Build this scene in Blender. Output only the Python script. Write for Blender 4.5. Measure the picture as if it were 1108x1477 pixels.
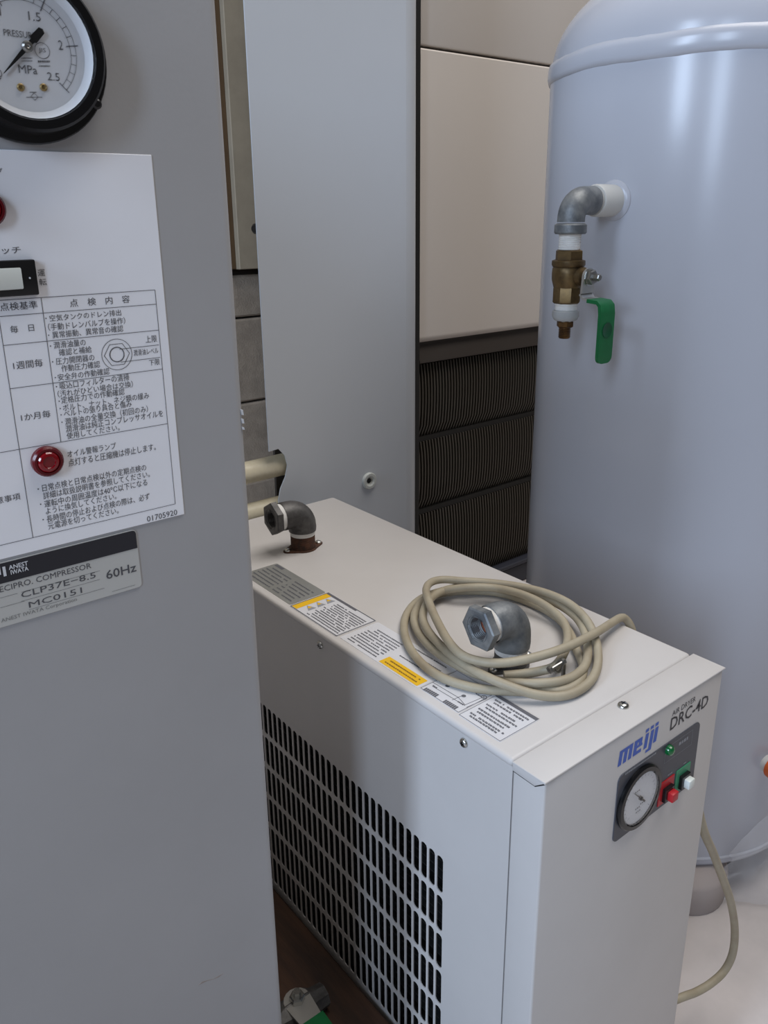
import bpy, bmesh, math, random
from mathutils import Vector, Matrix
for o in list(bpy.data.objects): bpy.data.objects.remove(o)
SC = bpy.context.scene
COL = SC.collection
PI = math.pi

# ------------------------------------------------------------------ camera
F, PX, PY = 1170.8, 557.38, 686.4
CAM = Vector((-0.29171, -0.22996, 0.74094))
_yaw, _pitch, _roll = math.radians(38.769), math.radians(18.00925), math.radians(-0.54042)
_w = Vector((math.sin(_yaw)*math.cos(_pitch), math.cos(_yaw)*math.cos(_pitch), -math.sin(_pitch)))
_r0 = Vector((math.cos(_yaw), -math.sin(_yaw), 0)); _u0 = _r0.cross(_w)
_r = math.cos(_roll)*_r0 + math.sin(_roll)*_u0
_u = -math.sin(_roll)*_r0 + math.cos(_roll)*_u0
cd = bpy.data.cameras.new('camera'); cam = bpy.data.objects.new('camera', cd); COL.objects.link(cam)
m3 = Matrix((_r, _u, -_w)).transposed()
cam.matrix_world = Matrix.Translation(CAM) @ m3.to_4x4()
cd.sensor_fit = 'AUTO'; cd.sensor_width = 36.0; cd.lens = F/1477*36.0
cd.shift_x = (554-PX)/1477; cd.shift_y = (PY-738.5)/1477
cd.clip_start = 0.02
SC.camera = cam
def at(x, y, ax, v):
    """point of the plane (axis ax = v) that stands at photo pixel x, y"""
    d = _w + (x-PX)/F*_r - (y-PY)/F*_u
    t = (v-CAM[ax])/d[ax]
    return CAM + t*d

# ------------------------------------------------------------------ light and exposure
world = bpy.data.worlds.new('hall_light'); SC.world = world; world.use_nodes = True
bg = world.node_tree.nodes['Background']; bg.inputs[0].default_value = (1.0, 0.975, 0.95, 1); bg.inputs[1].default_value = 0.070
def area(name, loc, aim, sx, sy, power, col):
    l = bpy.data.lights.new(name, 'AREA'); l.shape = 'RECTANGLE'; l.size = sx; l.size_y = sy; l.energy = power; l.color = col
    o = bpy.data.objects.new(name, l); COL.objects.link(o); o.location = loc
    o.rotation_euler = (Vector(aim)-Vector(loc)).to_track_quat('-Z', 'Y').to_euler()
    return o
area('window_light', (-3.2, -0.15, 1.95), (0, -0.15, 1.3), 0.55, 1.7, 55, (0.62, 0.77, 1.0))
area('window_light', (-3.2, -1.75, 1.95), (0.2, -0.5, 1.2), 0.55, 1.7, 40, (0.62, 0.77, 1.0))
area('overhead_fill', (0.9, -0.25, 3.0), (0.9, -0.25, 0.0), 2.2, 1.4, 47, (1.0, 0.96, 0.92))  # unseen overhead light, added to make tops brighter than upright faces
SC.view_settings.view_transform = 'Standard'; SC.view_settings.look = 'None'
SC.view_settings.exposure = 0.3; SC.view_settings.gamma = 1.0; SC.view_settings.use_curve_mapping = False

# ------------------------------------------------------------------ materials
def s2l(c): return tuple(((v/255)/12.92 if v/255 <= 0.04045 else ((v/255+0.055)/1.055)**2.4) for v in c)
def mat(name, rgb, rough=0.5, metal=0.0, spec=0.5, var=0.0, vscale=6.0, rgb2=None, bump=0.0, bscale=200.0, trans=0.0, alpha=1.0, coat=0.0, stretch=None, ior=1.45):
    m = bpy.data.materials.new(name); m.use_nodes = True
    nt = m.node_tree; b = nt.nodes['Principled BSDF']
    c = s2l(rgb)
    b.inputs['Base Color'].default_value = (*c, 1); b.inputs['Roughness'].default_value = rough
    b.inputs['Metallic'].default_value = metal; b.inputs['Specular IOR Level'].default_value = spec
    b.inputs['Transmission Weight'].default_value = trans; b.inputs['Alpha'].default_value = alpha
    b.inputs['Coat Weight'].default_value = coat; b.inputs['IOR'].default_value = ior
    if var > 0 or bump > 0:
        tc = nt.nodes.new('ShaderNodeTexCoord'); mp = nt.nodes.new('ShaderNodeMapping')
        nt.links.new(tc.outputs['Object'], mp.inputs[0])
        if stretch: mp.inputs['Scale'].default_value = stretch
    if var > 0:
        n = nt.nodes.new('ShaderNodeTexNoise'); n.inputs['Scale'].default_value = vscale; n.inputs['Detail'].default_value = 6; n.inputs['Roughness'].default_value = 0.62
        nt.links.new(mp.outputs[0], n.inputs['Vector'])
        r = nt.nodes.new('ShaderNodeValToRGB'); r.color_ramp.elements[0].position = 0.36; r.color_ramp.elements[1].position = 0.64
        c2 = s2l(rgb2) if rgb2 else tuple(v*(1-var) for v in c)
        r.color_ramp.elements[0].color = (*c2, 1); r.color_ramp.elements[1].color = (*c, 1)
        nt.links.new(n.outputs['Fac'], r.inputs[0]); nt.links.new(r.outputs[0], b.inputs['Base Color'])
    if bump > 0:
        n2 = nt.nodes.new('ShaderNodeTexNoise'); n2.inputs['Scale'].default_value = bscale; n2.inputs['Detail'].default_value = 3
        nt.links.new(mp.outputs[0], n2.inputs['Vector'])
        bp = nt.nodes.new('ShaderNodeBump'); bp.inputs['Strength'].default_value = bump; bp.inputs['Distance'].default_value = 0.002
        nt.links.new(n2.outputs['Fac'], bp.inputs['Height']); nt.links.new(bp.outputs[0], b.inputs['Normal'])
    return m
M = {}
M['comp'] = mat('compressor_paint', (172, 172, 174), 0.42, var=0.05, vscale=9, bump=0.03, bscale=500)
M['sticker'] = mat('white_sticker', (246, 246, 250), 0.35, var=0.03, vscale=14)
M['ink'] = mat('grey_ink', (84, 84, 88), 0.5)
M['lid_ink'] = mat('faded_ink', (98, 98, 104), 0.5)
M['dark_ink'] = mat('black_ink', (44, 44, 50), 0.5)
M['black'] = mat('black_plastic', (24, 24, 26), 0.32)
M['black_gloss'] = mat('black_enamel', (16, 16, 18), 0.18)
M['dial'] = mat('dial_white', (214, 216, 220), 0.5)
M['glass'] = mat('clear_glass', (255, 255, 255), 0.02, trans=1.0, alpha=0.14)
M['brass'] = mat('brass', (150, 128, 84), 0.4, metal=0.6)
M['old_brass'] = mat('tarnished_brass', (122, 100, 66), 0.42, metal=0.75, var=0.35, vscale=60, rgb2=(82, 68, 50))
M['brown_brass'] = mat('brown_brass', (120, 88, 48), 0.4, metal=0.75, var=0.3, vscale=80, rgb2=(72, 52, 36))
M['red'] = mat('red_lamp_plastic', (126, 4, 18), 0.12, coat=0.6)
M['red_dark'] = mat('dark_red_plastic', (92, 8, 18), 0.25)
M['rocker'] = mat('ivory_plastic', (224, 228, 222), 0.35)
M['silverlabel'] = mat('silver_label', (196, 196, 192), 0.4, metal=0.15)
M['label_black'] = mat('label_black', (40, 40, 46), 0.45)
M['white'] = mat('white_ink', (214, 216, 220), 0.5)
M['dryer'] = mat('dryer_paint', (203, 199, 196), 0.42, var=0.035, vscale=14, bump=0.02, bscale=600)
M['fin'] = mat('dark_condenser', (30, 30, 30), 0.6)
M['screw'] = mat('zinc_screw', (196, 196, 192), 0.22, metal=1.0)
M['slot_dark'] = mat('recess_and_shade_dark', (26, 26, 26), 0.6)
M['galv'] = mat('galvanised_iron', (138, 140, 140), 0.5, metal=0.4, var=0.4, vscale=70, rgb2=(98, 102, 106), bump=0.10, bscale=500)
M['galv_dark'] = mat('dull_iron', (104, 102, 100), 0.5, metal=0.4, var=0.4, vscale=70, rgb2=(68, 66, 66), bump=0.10, bscale=500)
M['tape'] = mat('thread_tape', (232, 230, 226), 0.6, var=0.08, vscale=150)
M['rust'] = mat('rusty_iron', (96, 62, 44), 0.75, var=0.5, vscale=160, rgb2=(58, 42, 34), bump=0.2, bscale=700)
M['rust_orange'] = mat('orange_rust', (150, 78, 44), 0.85, var=0.5, vscale=300, rgb2=(104, 58, 40))
M['dlabel_silver'] = mat('metal_nameplate', (150, 150, 146), 0.36, metal=0.3, var=0.06, vscale=40)
M['dlabel'] = mat('clear_label', (214, 214, 218), 0.35)
M['yellow'] = mat('yellow_print', (236, 186, 24), 0.45)
M['panel'] = mat('charcoal_panel', (70, 72, 80), 0.4)
M['blue'] = mat('blue_print', (62, 98, 190), 0.45)
M['green_led'] = mat('green_lamp_plastic', (10, 96, 48), 0.15, coat=0.5)
M['green_sw'] = mat('green_print', (62, 142, 104), 0.45)
M['red_sw'] = mat('red_switch_plastic', (184, 34, 42), 0.4)
M['hose'] = mat('grubby_hose', (172, 162, 140), 0.5, var=0.2, vscale=38, rgb2=(158, 146, 124))
M['clamp'] = mat('steel_clamp', (150, 148, 144), 0.3, metal=0.9)
M['tank'] = mat('tank_paint', (187, 188, 195), 0.22, var=0.03, vscale=5, bump=0.012, bscale=260)
M['tank_socket'] = mat('socket_paint', (206, 204, 198), 0.4)
M['lever'] = mat('green_vinyl', (14, 106, 58), 0.35, var=0.2, vscale=60)
M['zinc'] = mat('zinc_plate', (186, 184, 180), 0.32, metal=0.7)
M['grey_pl'] = mat('grey_ring', (176, 178, 178), 0.5, var=0.1, vscale=90)
M['column'] = mat('cover_paint', (199, 202, 206), 0.34, var=0.025, vscale=5)
M['grommet'] = mat('pale_rubber', (196, 198, 192), 0.5)
M['block'] = mat('concrete_block', (170, 155, 138), 0.9, var=0.22, vscale=30, bump=0.5, bscale=240)
M['mortar'] = mat('dark_mortar', (74, 68, 62), 0.95)
M['board'] = mat('beige_board', (174, 160, 138), 0.7, var=0.12, vscale=18)
M['board_dark'] = mat('brown_board_edge', (98, 76, 52), 0.7, var=0.12, vscale=18)
M['pvc'] = mat('cream_pvc', (222, 212, 186), 0.4, var=0.08, vscale=40, rgb2=(206, 194, 166))
M['ac'] = mat('beige_enamel', (214, 206, 198), 0.42, var=0.02, vscale=6)
M['ac_dark'] = mat('dark_brown_plastic', (58, 52, 48), 0.45)
M['ac_slat'] = mat('grille_plastic', (66, 61, 54), 0.45)
M['ac_back'] = mat('grille_back', (22, 20, 18), 0.6)
M['ac_base'] = mat('dark_slate_steel', (54, 56, 66), 0.5)
M['floor'] = mat('pale_floor', (204, 196, 193), 0.38, var=0.09, vscale=5, rgb2=(182, 176, 174), bump=0.12, bscale=16)
M['wood'] = mat('brown_timber', (78, 54, 40), 0.75, var=0.35, vscale=10, rgb2=(48, 35, 29), stretch=(6, 0.8, 6), bump=0.2, bscale=60)
M['foot'] = mat('grey_brown_rubber', (164, 154, 150), 0.7)
M['film'] = mat('clear_film', (240, 240, 244), 0.25, trans=0.0, alpha=0.24, bump=0.5, bscale=30)
M['orange'] = mat('orange_plastic', (206, 96, 44), 0.4)
M['parcel'] = mat('pale_parcel', (206, 194, 186), 0.7, var=0.1, vscale=20)
M['parcel_dark'] = mat('grey_parcel', (140, 138, 140), 0.7)

# ------------------------------------------------------------------ mesh helpers
def finish(bm, name, m, parent=None, base=None, smooth=35, mats=None):
    """link bm (in world coordinates) as one mesh object; a child keeps its root's frame"""
    bmesh.ops.recalc_face_normals(bm, faces=bm.faces)
    me = bpy.data.meshes.new(name); bm.to_mesh(me); bm.free()
    for mm in (mats or [m]): me.materials.append(mm)
    if smooth:
        me.shade_smooth(); me.set_sharp_from_angle(angle=math.radians(smooth))
    o = bpy.data.objects.new(name, me); COL.objects.link(o)
    r = parent
    while r is not None and r.parent is not None: r = r.parent
    off = r.location if r is not None else (Vector(base) if base else Vector((0, 0, 0)))
    me.transform(Matrix.Translation(-Vector(off)))
    if parent is not None: o.parent = parent
    elif base: o.location = base
    return o
def thing(name, label, cat, loc, group=None):
    o = bpy.data.objects.new(name, None); COL.objects.link(o); o.location = loc; o.empty_display_size = 0.05
    o['label'] = label; o['category'] = cat
    if group: o['group'] = group
    return o
def B(): return bmesh.new()
def box(bm, x0, x1, y0, y1, z0, z1, bev=0.0, seg=2, mi=0):
    vs = [bm.verts.new((x, y, z)) for x in (x0, x1) for y in (y0, y1) for z in (z0, z1)]
    fs = [bm.faces.new([vs[i] for i in q]) for q in ((0,1,3,2),(4,6,7,5),(0,4,5,1),(2,3,7,6),(0,2,6,4),(1,5,7,3))]
    for f in fs: f.material_index = mi
    if bev > 0:
        bmesh.ops.recalc_face_normals(bm, faces=fs)
        es = list({e for f in fs for e in f.edges})
        bmesh.ops.bevel(bm, geom=es, offset=bev, segments=seg, profile=0.5, affect='EDGES')
    return bm
def frame(d):
    d = Vector(d).normalized()
    a = Vector((0, 0, 1)) if abs(d.z) < 0.9 else Vector((1, 0, 0))
    u = a.cross(d).normalized(); v = d.cross(u)
    return u, v, d
def lathe(bm, prof, o, d, n=24, rot=0.0, ell=1.0, mi=0, cap=True):
    """prof: (radius, height along d)"""
    u, v, d = frame(d); o = Vector(o); rings = []
    for r, h in prof:
        if r < 1e-7: rings.append([bm.verts.new(o+d*h)])
        else: rings.append([bm.verts.new(o+d*h+u*(r*math.cos(rot+2*PI*k/n))+v*(r*ell*math.sin(rot+2*PI*k/n))) for k in range(n)])
    for a, b in zip(rings, rings[1:]):
        for k in range(n):
            j = (k+1) % n
            if len(a) == 1 and len(b) == 1: continue
            if len(a) == 1: f = bm.faces.new((a[0], b[k], b[j]))
            elif len(b) == 1: f = bm.faces.new((a[k], b[0], a[j]))
            else: f = bm.faces.new((a[k], b[k], b[j], a[j]))
            f.material_index = mi
    if cap:
        for rg in (rings[0], rings[-1]):
            if len(rg) > 2: bm.faces.new(rg).material_index = mi
    return bm
def tube(bm, pts, rad, n=12, cap=True, mi=0):
    pts = [Vector(p) for p in pts]; rr = rad if isinstance(rad, (list, tuple)) else [rad]*len(pts)
    prev = None; rings = []
    for i, p in enumerate(pts):
        t = (pts[min(i+1, len(pts)-1)]-pts[max(i-1, 0)]).normalized()
        if prev is None: u = frame(t)[0]
        else:
            u = prev - t*prev.dot(t)
            u.normalize()
        prev = u; v = t.cross(u)
        rings.append([bm.verts.new(p+u*(rr[i]*math.cos(2*PI*k/n))+v*(rr[i]*math.sin(2*PI*k/n))) for k in range(n)])
    for a, b in zip(rings, rings[1:]):
        for k in range(n):
            j = (k+1) % n; bm.faces.new((a[k], a[j], b[j], b[k])).material_index = mi
    if cap:
        bm.faces.new(rings[0]).material_index = mi; bm.faces.new(rings[-1]).material_index = mi
    return bm
def smoothpath(pts, sub=6):
    pts = [Vector(p) for p in pts]; out = []
    for i in range(len(pts)-1):
        p0 = pts[max(i-1, 0)]; p1 = pts[i]; p2 = pts[i+1]; p3 = pts[min(i+2, len(pts)-1)]
        for k in range(sub):
            t = k/sub
            out.append(0.5*((2*p1)+(p2-p0)*t+(2*p0-5*p1+4*p2-p3)*t*t+(3*p1-p0-3*p2+p3)*t**3))
    out.append(pts[-1]); return out
def prism(bm, poly, ax, v0, v1, mi=0, bev=0.0):
    """poly in the two other axes (x,z for ax=1; y,z for ax=0; x,y for ax=2) extruded from v0 to v1"""
    def P(a, b, v): return {0: (v, a, b), 1: (a, v, b), 2: (a, b, v)}[ax]
    lo = [bm.verts.new(P(a, b, v0)) for a, b in poly]; hi = [bm.verts.new(P(a, b, v1)) for a, b in poly]
    n = len(poly)
    fs = [bm.faces.new(lo), bm.faces.new(hi)]+[bm.faces.new((lo[i], lo[(i+1) % n], hi[(i+1) % n], hi[i])) for i in range(n)]
    for f in fs: f.material_index = mi
    if bev:
        bmesh.ops.recalc_face_normals(bm, faces=fs)
        es = list({e for f in fs[:2] for e in f.edges})
        bmesh.ops.bevel(bm, geom=es, offset=bev, segments=2, profile=0.5, affect='EDGES')
    return bm
def rrect(a0, a1, b0, b1, r, n=5):
    out = []
    for ca, cb, s in ((a1-r, b1-r, 0), (a0+r, b1-r, PI/2), (a0+r, b0+r, PI), (a1-r, b0+r, 1.5*PI)):
        for k in range(n+1):
            t = s+PI/2*k/n; out.append((ca+r*math.cos(t), cb+r*math.sin(t)))
    return out
def disc(cx, cy, r, n=32): return [(cx+r*math.cos(2*PI*k/n), cy+r*math.sin(2*PI*k/n)) for k in range(n)]

# ------------------------------------------------------------------ printed lettering
# a print job gathers strings and rules on one plane; all become ONE flat mesh
class Print:
    def __init__(s, ax, v, out): s.ax, s.v, s.out, s.txt, s.quads = ax, v, out, [], []
    def uv(s, x, y):
        p = at(x, y, s.ax, s.v); return {0: (p.y, p.z), 1: (p.x, p.z), 2: (p.y, p.x)}[s.ax]
    def text(s, body, x0, y0, x1, y1, h, shear=0.0, bold=0.0):
        u0, v0 = s.uv(x0, y0); u1, v1 = s.uv(x1, y1); top = s.uv(x0, y0-h)[1]
        s.txt.append((body, u0, u1, (v0+v1)/2, abs(top-v0), shear, bold))
    def textw(s, body, u0, u1, v, h, shear=0.0, bold=0.0): s.txt.append((body, u0, u1, v, h, shear, bold))
    def rect(s, u0, u1, v0, v1): s.quads.append([(u0, v0), (u1, v0), (u1, v1), (u0, v1)])
    def seg(s, u0, v0, u1, v1, w):
        d = Vector((u1-u0, v1-v0)).normalized(); nx, ny = -d.y*w/2, d.x*w/2
        s.quads.append([(u0+nx, v0+ny), (u1+nx, v1+ny), (u1-nx, v1-ny), (u0-nx, v0-ny)])
    def ring(s, cx, cy, r, w, n=36, a0=0.0, a1=2*PI):
        for k in range(n):
            t0, t1 = a0+(a1-a0)*k/n, a0+(a1-a0)*(k+1)/n
            s.quads.append([(cx+q*math.cos(t), cy+q*math.sin(t)) for q, t in ((r-w/2, t0), (r+w/2, t0), (r+w/2, t1), (r-w/2, t1))])
    def disc(s, cx, cy, r, n=20): s.quads.append(disc(cx, cy, r, n))
    def build(s, name, m, parent):
        bm = B(); sg = 1 if s.out > 0 else -1; off = s.v+s.out
        def P(a, b): return {0: (off, a, b), 1: (a, off, b), 2: (b, a, off)}[s.ax]
        for i, q in enumerate(s.quads):
            off = s.v+s.out+sg*(i % 40)*1.2e-6          # strokes overlap: each lies a hair above the last
            bm.faces.new([bm.verts.new(P(*p)) for p in q])
        off = s.v+s.out
        if s.txt:
            obs = []
            for body, *_r2, bold in s.txt:
                c = bpy.data.curves.new('t', 'FONT'); c.body = body; c.resolution_u = 2; c.offset = bold
                o = bpy.data.objects.new('t', c); COL.objects.link(o); obs.append(o)
            dg = bpy.context.evaluated_depsgraph_get()
            for o, (body, u0, u1, v, h, shear, bold) in zip(obs, s.txt):
                me = bpy.data.meshes.new_from_object(o.evaluated_get(dg))
                if len(me.vertices):
                    xs = [p.co.x for p in me.vertices]; ys = [p.co.y for p in me.vertices]
                    ax, bx, ay, by = min(xs), max(xs), min(ys), max(ys)
                    vs = []
                    for p in me.vertices:
                        tu = (p.co.x-ax)/(bx-ax); tv = (p.co.y-ay)/max(by-ay, 1e-6)
                        vs.append(bm.verts.new(P(u0+(u1-u0)*tu+shear*h*tv, v+h*tv)))
                    for f in me.polygons:
                        try: bm.faces.new([vs[i] for i in f.vertices])
                        except ValueError: pass
                bpy.data.meshes.remove(me)
            for o in obs:
                c = o.data; bpy.data.objects.remove(o); bpy.data.curves.remove(c)
        return finish(bm, name, m, parent, smooth=0)

T = 0.45                                    # height of the dryer's top above the floor

# ================================================================== SETTING
o = finish(box(B(), -3.2, 3.4, -2.6, 1.6, -0.10, 0.0), 'floor', M['floor'], smooth=0); o['kind'] = 'structure'
YW = 1.40                                   # back wall of concrete blocks
wall = finish(box(B(), -3.2, 3.4, YW+0.006, YW+0.16, 0.0, 3.2), 'wall_back', M['mortar'], smooth=0); wall['kind'] = 'structure'
zj = [at(347, 458, 1, YW).z, at(350, 580, 1, YW).z]     # two bed joints the photo shows
ch = zj[0]-zj[1]
blk = None
rng = random.Random(4)
zt = at(345, 395, 1, YW).z
rows = []
z = zj[0]
rows.append((z, zt))
while z > 0.02:
    rows.append((max(z-ch, 0.0), z)); z -= ch
meshes = {}
for i, (za, zb) in enumerate(rows):
    hgt = round(zb-za, 4)
    for k in range(11):
        x0 = -1.70+k*0.40+(0.2 if i % 2 else 0.0)
        if hgt not in meshes:
            bm = box(B(), 0, 0.392, -0.012, 0.02, 0.0025, hgt-0.0025, 0.004, 1)
            tmp = finish(bm, 'concrete_block', M['block'], smooth=35); meshes[hgt] = tmp.data
            bpy.data.objects.remove(tmp)
        b = bpy.data.objects.new('concrete_block', meshes[hgt]); COL.objects.link(b); b.parent = wall
        b.location = (x0, YW, za)
# boards that face the upper wall, standing a little proud of the blocks
xb = at(331, 150, 1, YW-0.045).x
for x0, x1, mm, dy in ((xb-1.70, xb-0.88, 'board', 0.0), (xb-0.88, xb-0.075, 'board', 0.0), (xb-0.075, xb, 'board_dark', 0.014), (xb, xb+0.30, 'board', 0.0), (xb+0.304, xb+1.1, 'board', 0.0), (xb+1.104, xb+1.9, 'board', 0.0)):
    o = finish(box(B(), x0, x1, YW-0.045+dy, YW+0.02, zt+0.012, 3.1, 0.0015, 1), 'wall_board', M[mm], wall)
    if mm == 'board_dark': o['label'] = 'narrow brown batten between the beige boards'

# ================================================================== PALLET under the compressor
ZP = T-0.3010
pal = thing('timber_pallet', 'dark brown timber pallet on the floor between the two machines', 'pallet', (-0.25, 0.28, 0))
xs = [-0.56+0.0925*k for k in range(7)]
for k in range(6):
    x0 = -0.5545+k*0.0927
    o = finish(box(B(), x0, x0+0.0885, 0.03, 0.455, ZP-0.018, ZP, 0.002, 1), 'deck_plank', M['wood'], pal)
for y0 in (0.05, 0.21, 0.37):
    finish(box(B(), -0.555, -0.006, y0, y0+0.07, 0.0, ZP-0.018, 0.003, 1), 'bearer', M['wood'], pal)

# ================================================================== COMPRESSOR
YC = 0.10
XR = -0.1113
comp = thing('air_compressor', 'tall grey compressor cabinet with a pressure gauge and a white instruction sticker', 'compressor', (-0.30, 0.25, ZP))
finish(box(B(), -0.50, XR, YC, 0.37, ZP+0.004, T+0.422, 0.0042, 4), 'cabinet', M['comp'], comp)
finish(box(B(), -0.49, XR-0.012, YC+0.012, 0.36, ZP, ZP+0.006), 'base_plate', M['black'], comp)
# paint chips on the right edge
bm = B(); rng = random.Random(2)
for (px, py, hh) in ((352.5, 590, 9), (354, 603, 8), (355, 615, 5)):
    p = at(px, py, 1, YC)
    q = at(px, py+hh, 1, YC)
    prism(bm, [(XR-0.0018, p.z), (XR-0.0006, p.z-0.0004), (XR-0.0003, q.z), (XR-0.0013, q.z+0.0003)], 1, YC+0.0004, YC+0.0016)
finish(bm, 'paint_chip', M['white'], comp, smooth=0)['label'] = 'chipped white paint'
a_, b_ = at(286, 1421, 1, YC), at(322, 1404, 1, YC)
finish(prism(B(), [(a_.x, a_.z), (a_.x+(b_.x-a_.x)*0.35, a_.z+(b_.z-a_.z)*0.2-0.0004), (a_.x+(b_.x-a_.x)*0.8, b_.z-0.0006), (b_.x, b_.z), (b_.x-(b_.x-a_.x)*0.4, b_.z+0.0006), (a_.x+(b_.x-a_.x)*0.15, a_.z+0.0008)], 1, YC-0.00012, YC+0.0005), 'scuff_mark', mat('brown_scuff', (150, 140, 134), 0.6), comp, smooth=0)['label'] = 'faint brown scuff'
# --- instruction sticker
pan = at(215, 224, 1, YC); pbr = at(268, 742, 1, YC); ptop = (at(0, 215, 1, YC).z+pan.z)/2; pbot = (at(0, 805, 1, YC).z+pbr.z)/2
xr = (pan.x+pbr.x)/2; xl = xr-0.118
YS = YC-0.0006
stk = finish(box(B(), xl, xr, YS, YC+0.001, pbot, ptop, 0.0002, 1), 'instruction_panel', M['sticker'], comp)
pr = Print(1, YS, -0.00015); LW = 0.00022
def ux(x, y): return pr.uv(x, y)[0]
def vz(*pts): return sum(pr.uv(*q)[1] for q in pts)/len(pts)
v_r = (ux(221.9, 417.8)+ux(254, 726.8))/2; v_2 = (ux(58.1, 430)+ux(88.4, 635.8))/2; v_3 = (ux(26.5, 646)+ux(48, 774.8))/2
h0 = vz((0, 433.8), (222, 417.8)); h1 = vz((0, 456.5), (223.7, 438.8)); h2 = vz((2.5, 498), (227.5, 476.7)); h3 = vz((14, 560), (232.5, 533)); h4 = vz((0, 652), (241, 611.8)); h5 = vz((48, 774.8), (254, 726.8))
xL = xl+0.004
def hl(a, b, z): pr.rect(a, b, z-LW/2, z+LW/2)
def vl(x, a, b): pr.rect(x-LW/2, x+LW/2, min(a, b), max(a, b))
hl(xL, v_r, h0); hl(xL, v_r, h1); hl(v_3, v_r, h2); hl(v_3, v_r, h3); hl(xL, v_r, h4); hl(xL, v_r, h5)
vl(v_r, h0, h5); vl(v_2, h0, h4); vl(v_3, h1, h5)
def q2(x, y): return x/3.957, 200+y/3.957      # helpers for sizes read off enlarged crops
def q3(x, y): return x/3.957, 560+y/3.957
def L2(t, x0, y0, x1, y1, h): a = q2(x0, y0); b = q2(x1, y1); pr.text(t, a[0], a[1], b[0], b[1], h/3.957)
def L3(t, x0, y0, x1, y1, h): a = q3(x0, y0); b = q3(x1, y1); pr.text(t, a[0], a[1], b[0], b[1], h/3.957)
L2('ランプ', -110, 200, 16, 200, 34)
L2('スイッチ', -120, 668, 120, 650, 40)
L2('運', 218, 786, 258, 784, 40); L2('転', 226, 838, 268, 835, 38)
L2('点検基準', 2, 984, 216, 970, 46)
L2('点　検　内　容', 400, 960, 742, 938, 46)
L2('毎　日', 60, 1110, 196, 1098, 42)
L2('1週間毎', 78, 1318, 246, 1300, 46)
L2('・', 258, 1030, 266, 1029, 8); L2('空気タンクのドレン排出', 284, 1042, 692, 1012, 38)
L2('（手動ドレンバルブを操作）', 276, 1094, 716, 1060, 42)
L2('・', 274, 1126, 281, 1125, 8); L2('異常振動、異常音の確認', 300, 1138, 704, 1104, 40)
L2('・', 284, 1188, 292, 1187, 8); L2('潤滑油量の', 308, 1200, 490, 1180, 40)
L2('確認と補給', 338, 1240, 524, 1222, 40)
L2('・', 296, 1278, 304, 1277, 8); L2('圧力開閉器の', 320, 1290, 540, 1268, 40)
L2('作動圧力確認', 352, 1330, 572, 1308, 40)
L2('・', 312, 1368, 319, 1367, 8); L2('安全弁の作動確認', 332, 1382, 626, 1346, 40)
L2('上限', 832, 1166, 896, 1160, 40); L2('潤滑油レベル', 764, 1240, 904, 1226, 36); L2('下限', 852, 1296, 912, 1290, 34)
L2('・', 318, 1420, 326, 1419, 8); L2('吸込口フィルターの清掃', 342, 1428, 738, 1384, 42)
L2('（汚れがひどい場合は交換）', 330, 1472, 760, 1424, 40)
L3('・', 334, 78, 341, 77, 8); L3('定格圧力での作動確認', 350, 84, 712, 42, 40)
L3('・', 340, 120, 347, 119, 8); L3('ボルト、ナット、ネジ類の緩み', 360, 126, 852, 64, 40)
L3('・', 345, 156, 352, 155, 8); L3('ベルトの張り具合と傷み', 366, 164, 752, 108, 40)
L3('・', 350, 198, 357, 197, 8); L3('潤滑油の全量交換（初回のみ）', 372, 206, 846, 142, 42)
L3('潤滑油は純正コンプレッサオイルを', 376, 248, 932, 166, 42)
L3('使用してください。', 382, 288, 684, 244, 38)
L3('1か月毎', 122, 186, 290, 166, 42)
L3('オイル警報ランプ', 386, 392, 664, 350, 40)
L3('点灯すると圧縮機は停止します。', 392, 444, 890, 356, 44)
L3('・', 214, 580, 222, 578, 8); L3('日常点検と日常点検以外の定期点検の', 242, 586, 836, 474, 42)
L3('詳細は取扱説明書を参照してください。', 248, 630, 856, 512, 42)
L3('・', 228, 666, 236, 665, 8); L3('運転中の周囲温度は40℃以下になる', 254, 676, 842, 560, 42)
L3('ように換気してください。', 262, 718, 666, 636, 40)
L3('・', 242, 754, 250, 753, 8); L3('長時間の停止および点検の際は、必ず', 268, 764, 856, 638, 42)
L3('元電源を切ってください。', 276, 804, 678, 718, 40)
L3('注意事項', -70, 672, 118, 634, 40)
L3('01705920', 840, 762, 1012, 722, 32)
# oil level gauge drawing
cu, cv = pr.uv(*q2(667, 1232)); rO = abs(pr.uv(*q2(752, 1225))[0]-cu)
pr.ring(cu, cv, rO, LW); pr.ring(cu, cv, rO*0.47, LW*1.8)
hx = [(cu+rO*0.84*math.cos(PI/3*k), cv+rO*0.78*math.sin(PI/3*k)) for k in range(6)]
for k in range(6): pr.seg(*hx[k], *hx[(k+1) % 6], LW)
hl(cu+rO*0.2, v_r-0.0006, vz(q2(700, 1195), q2(900, 1182))); hl(cu+rO*0.2, v_r-0.0006, vz(q2(690, 1272), q2(905, 1252)))
pr.build('lettering', M['ink'], stk)['label'] = 'printed inspection table in grey Japanese text'
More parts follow.
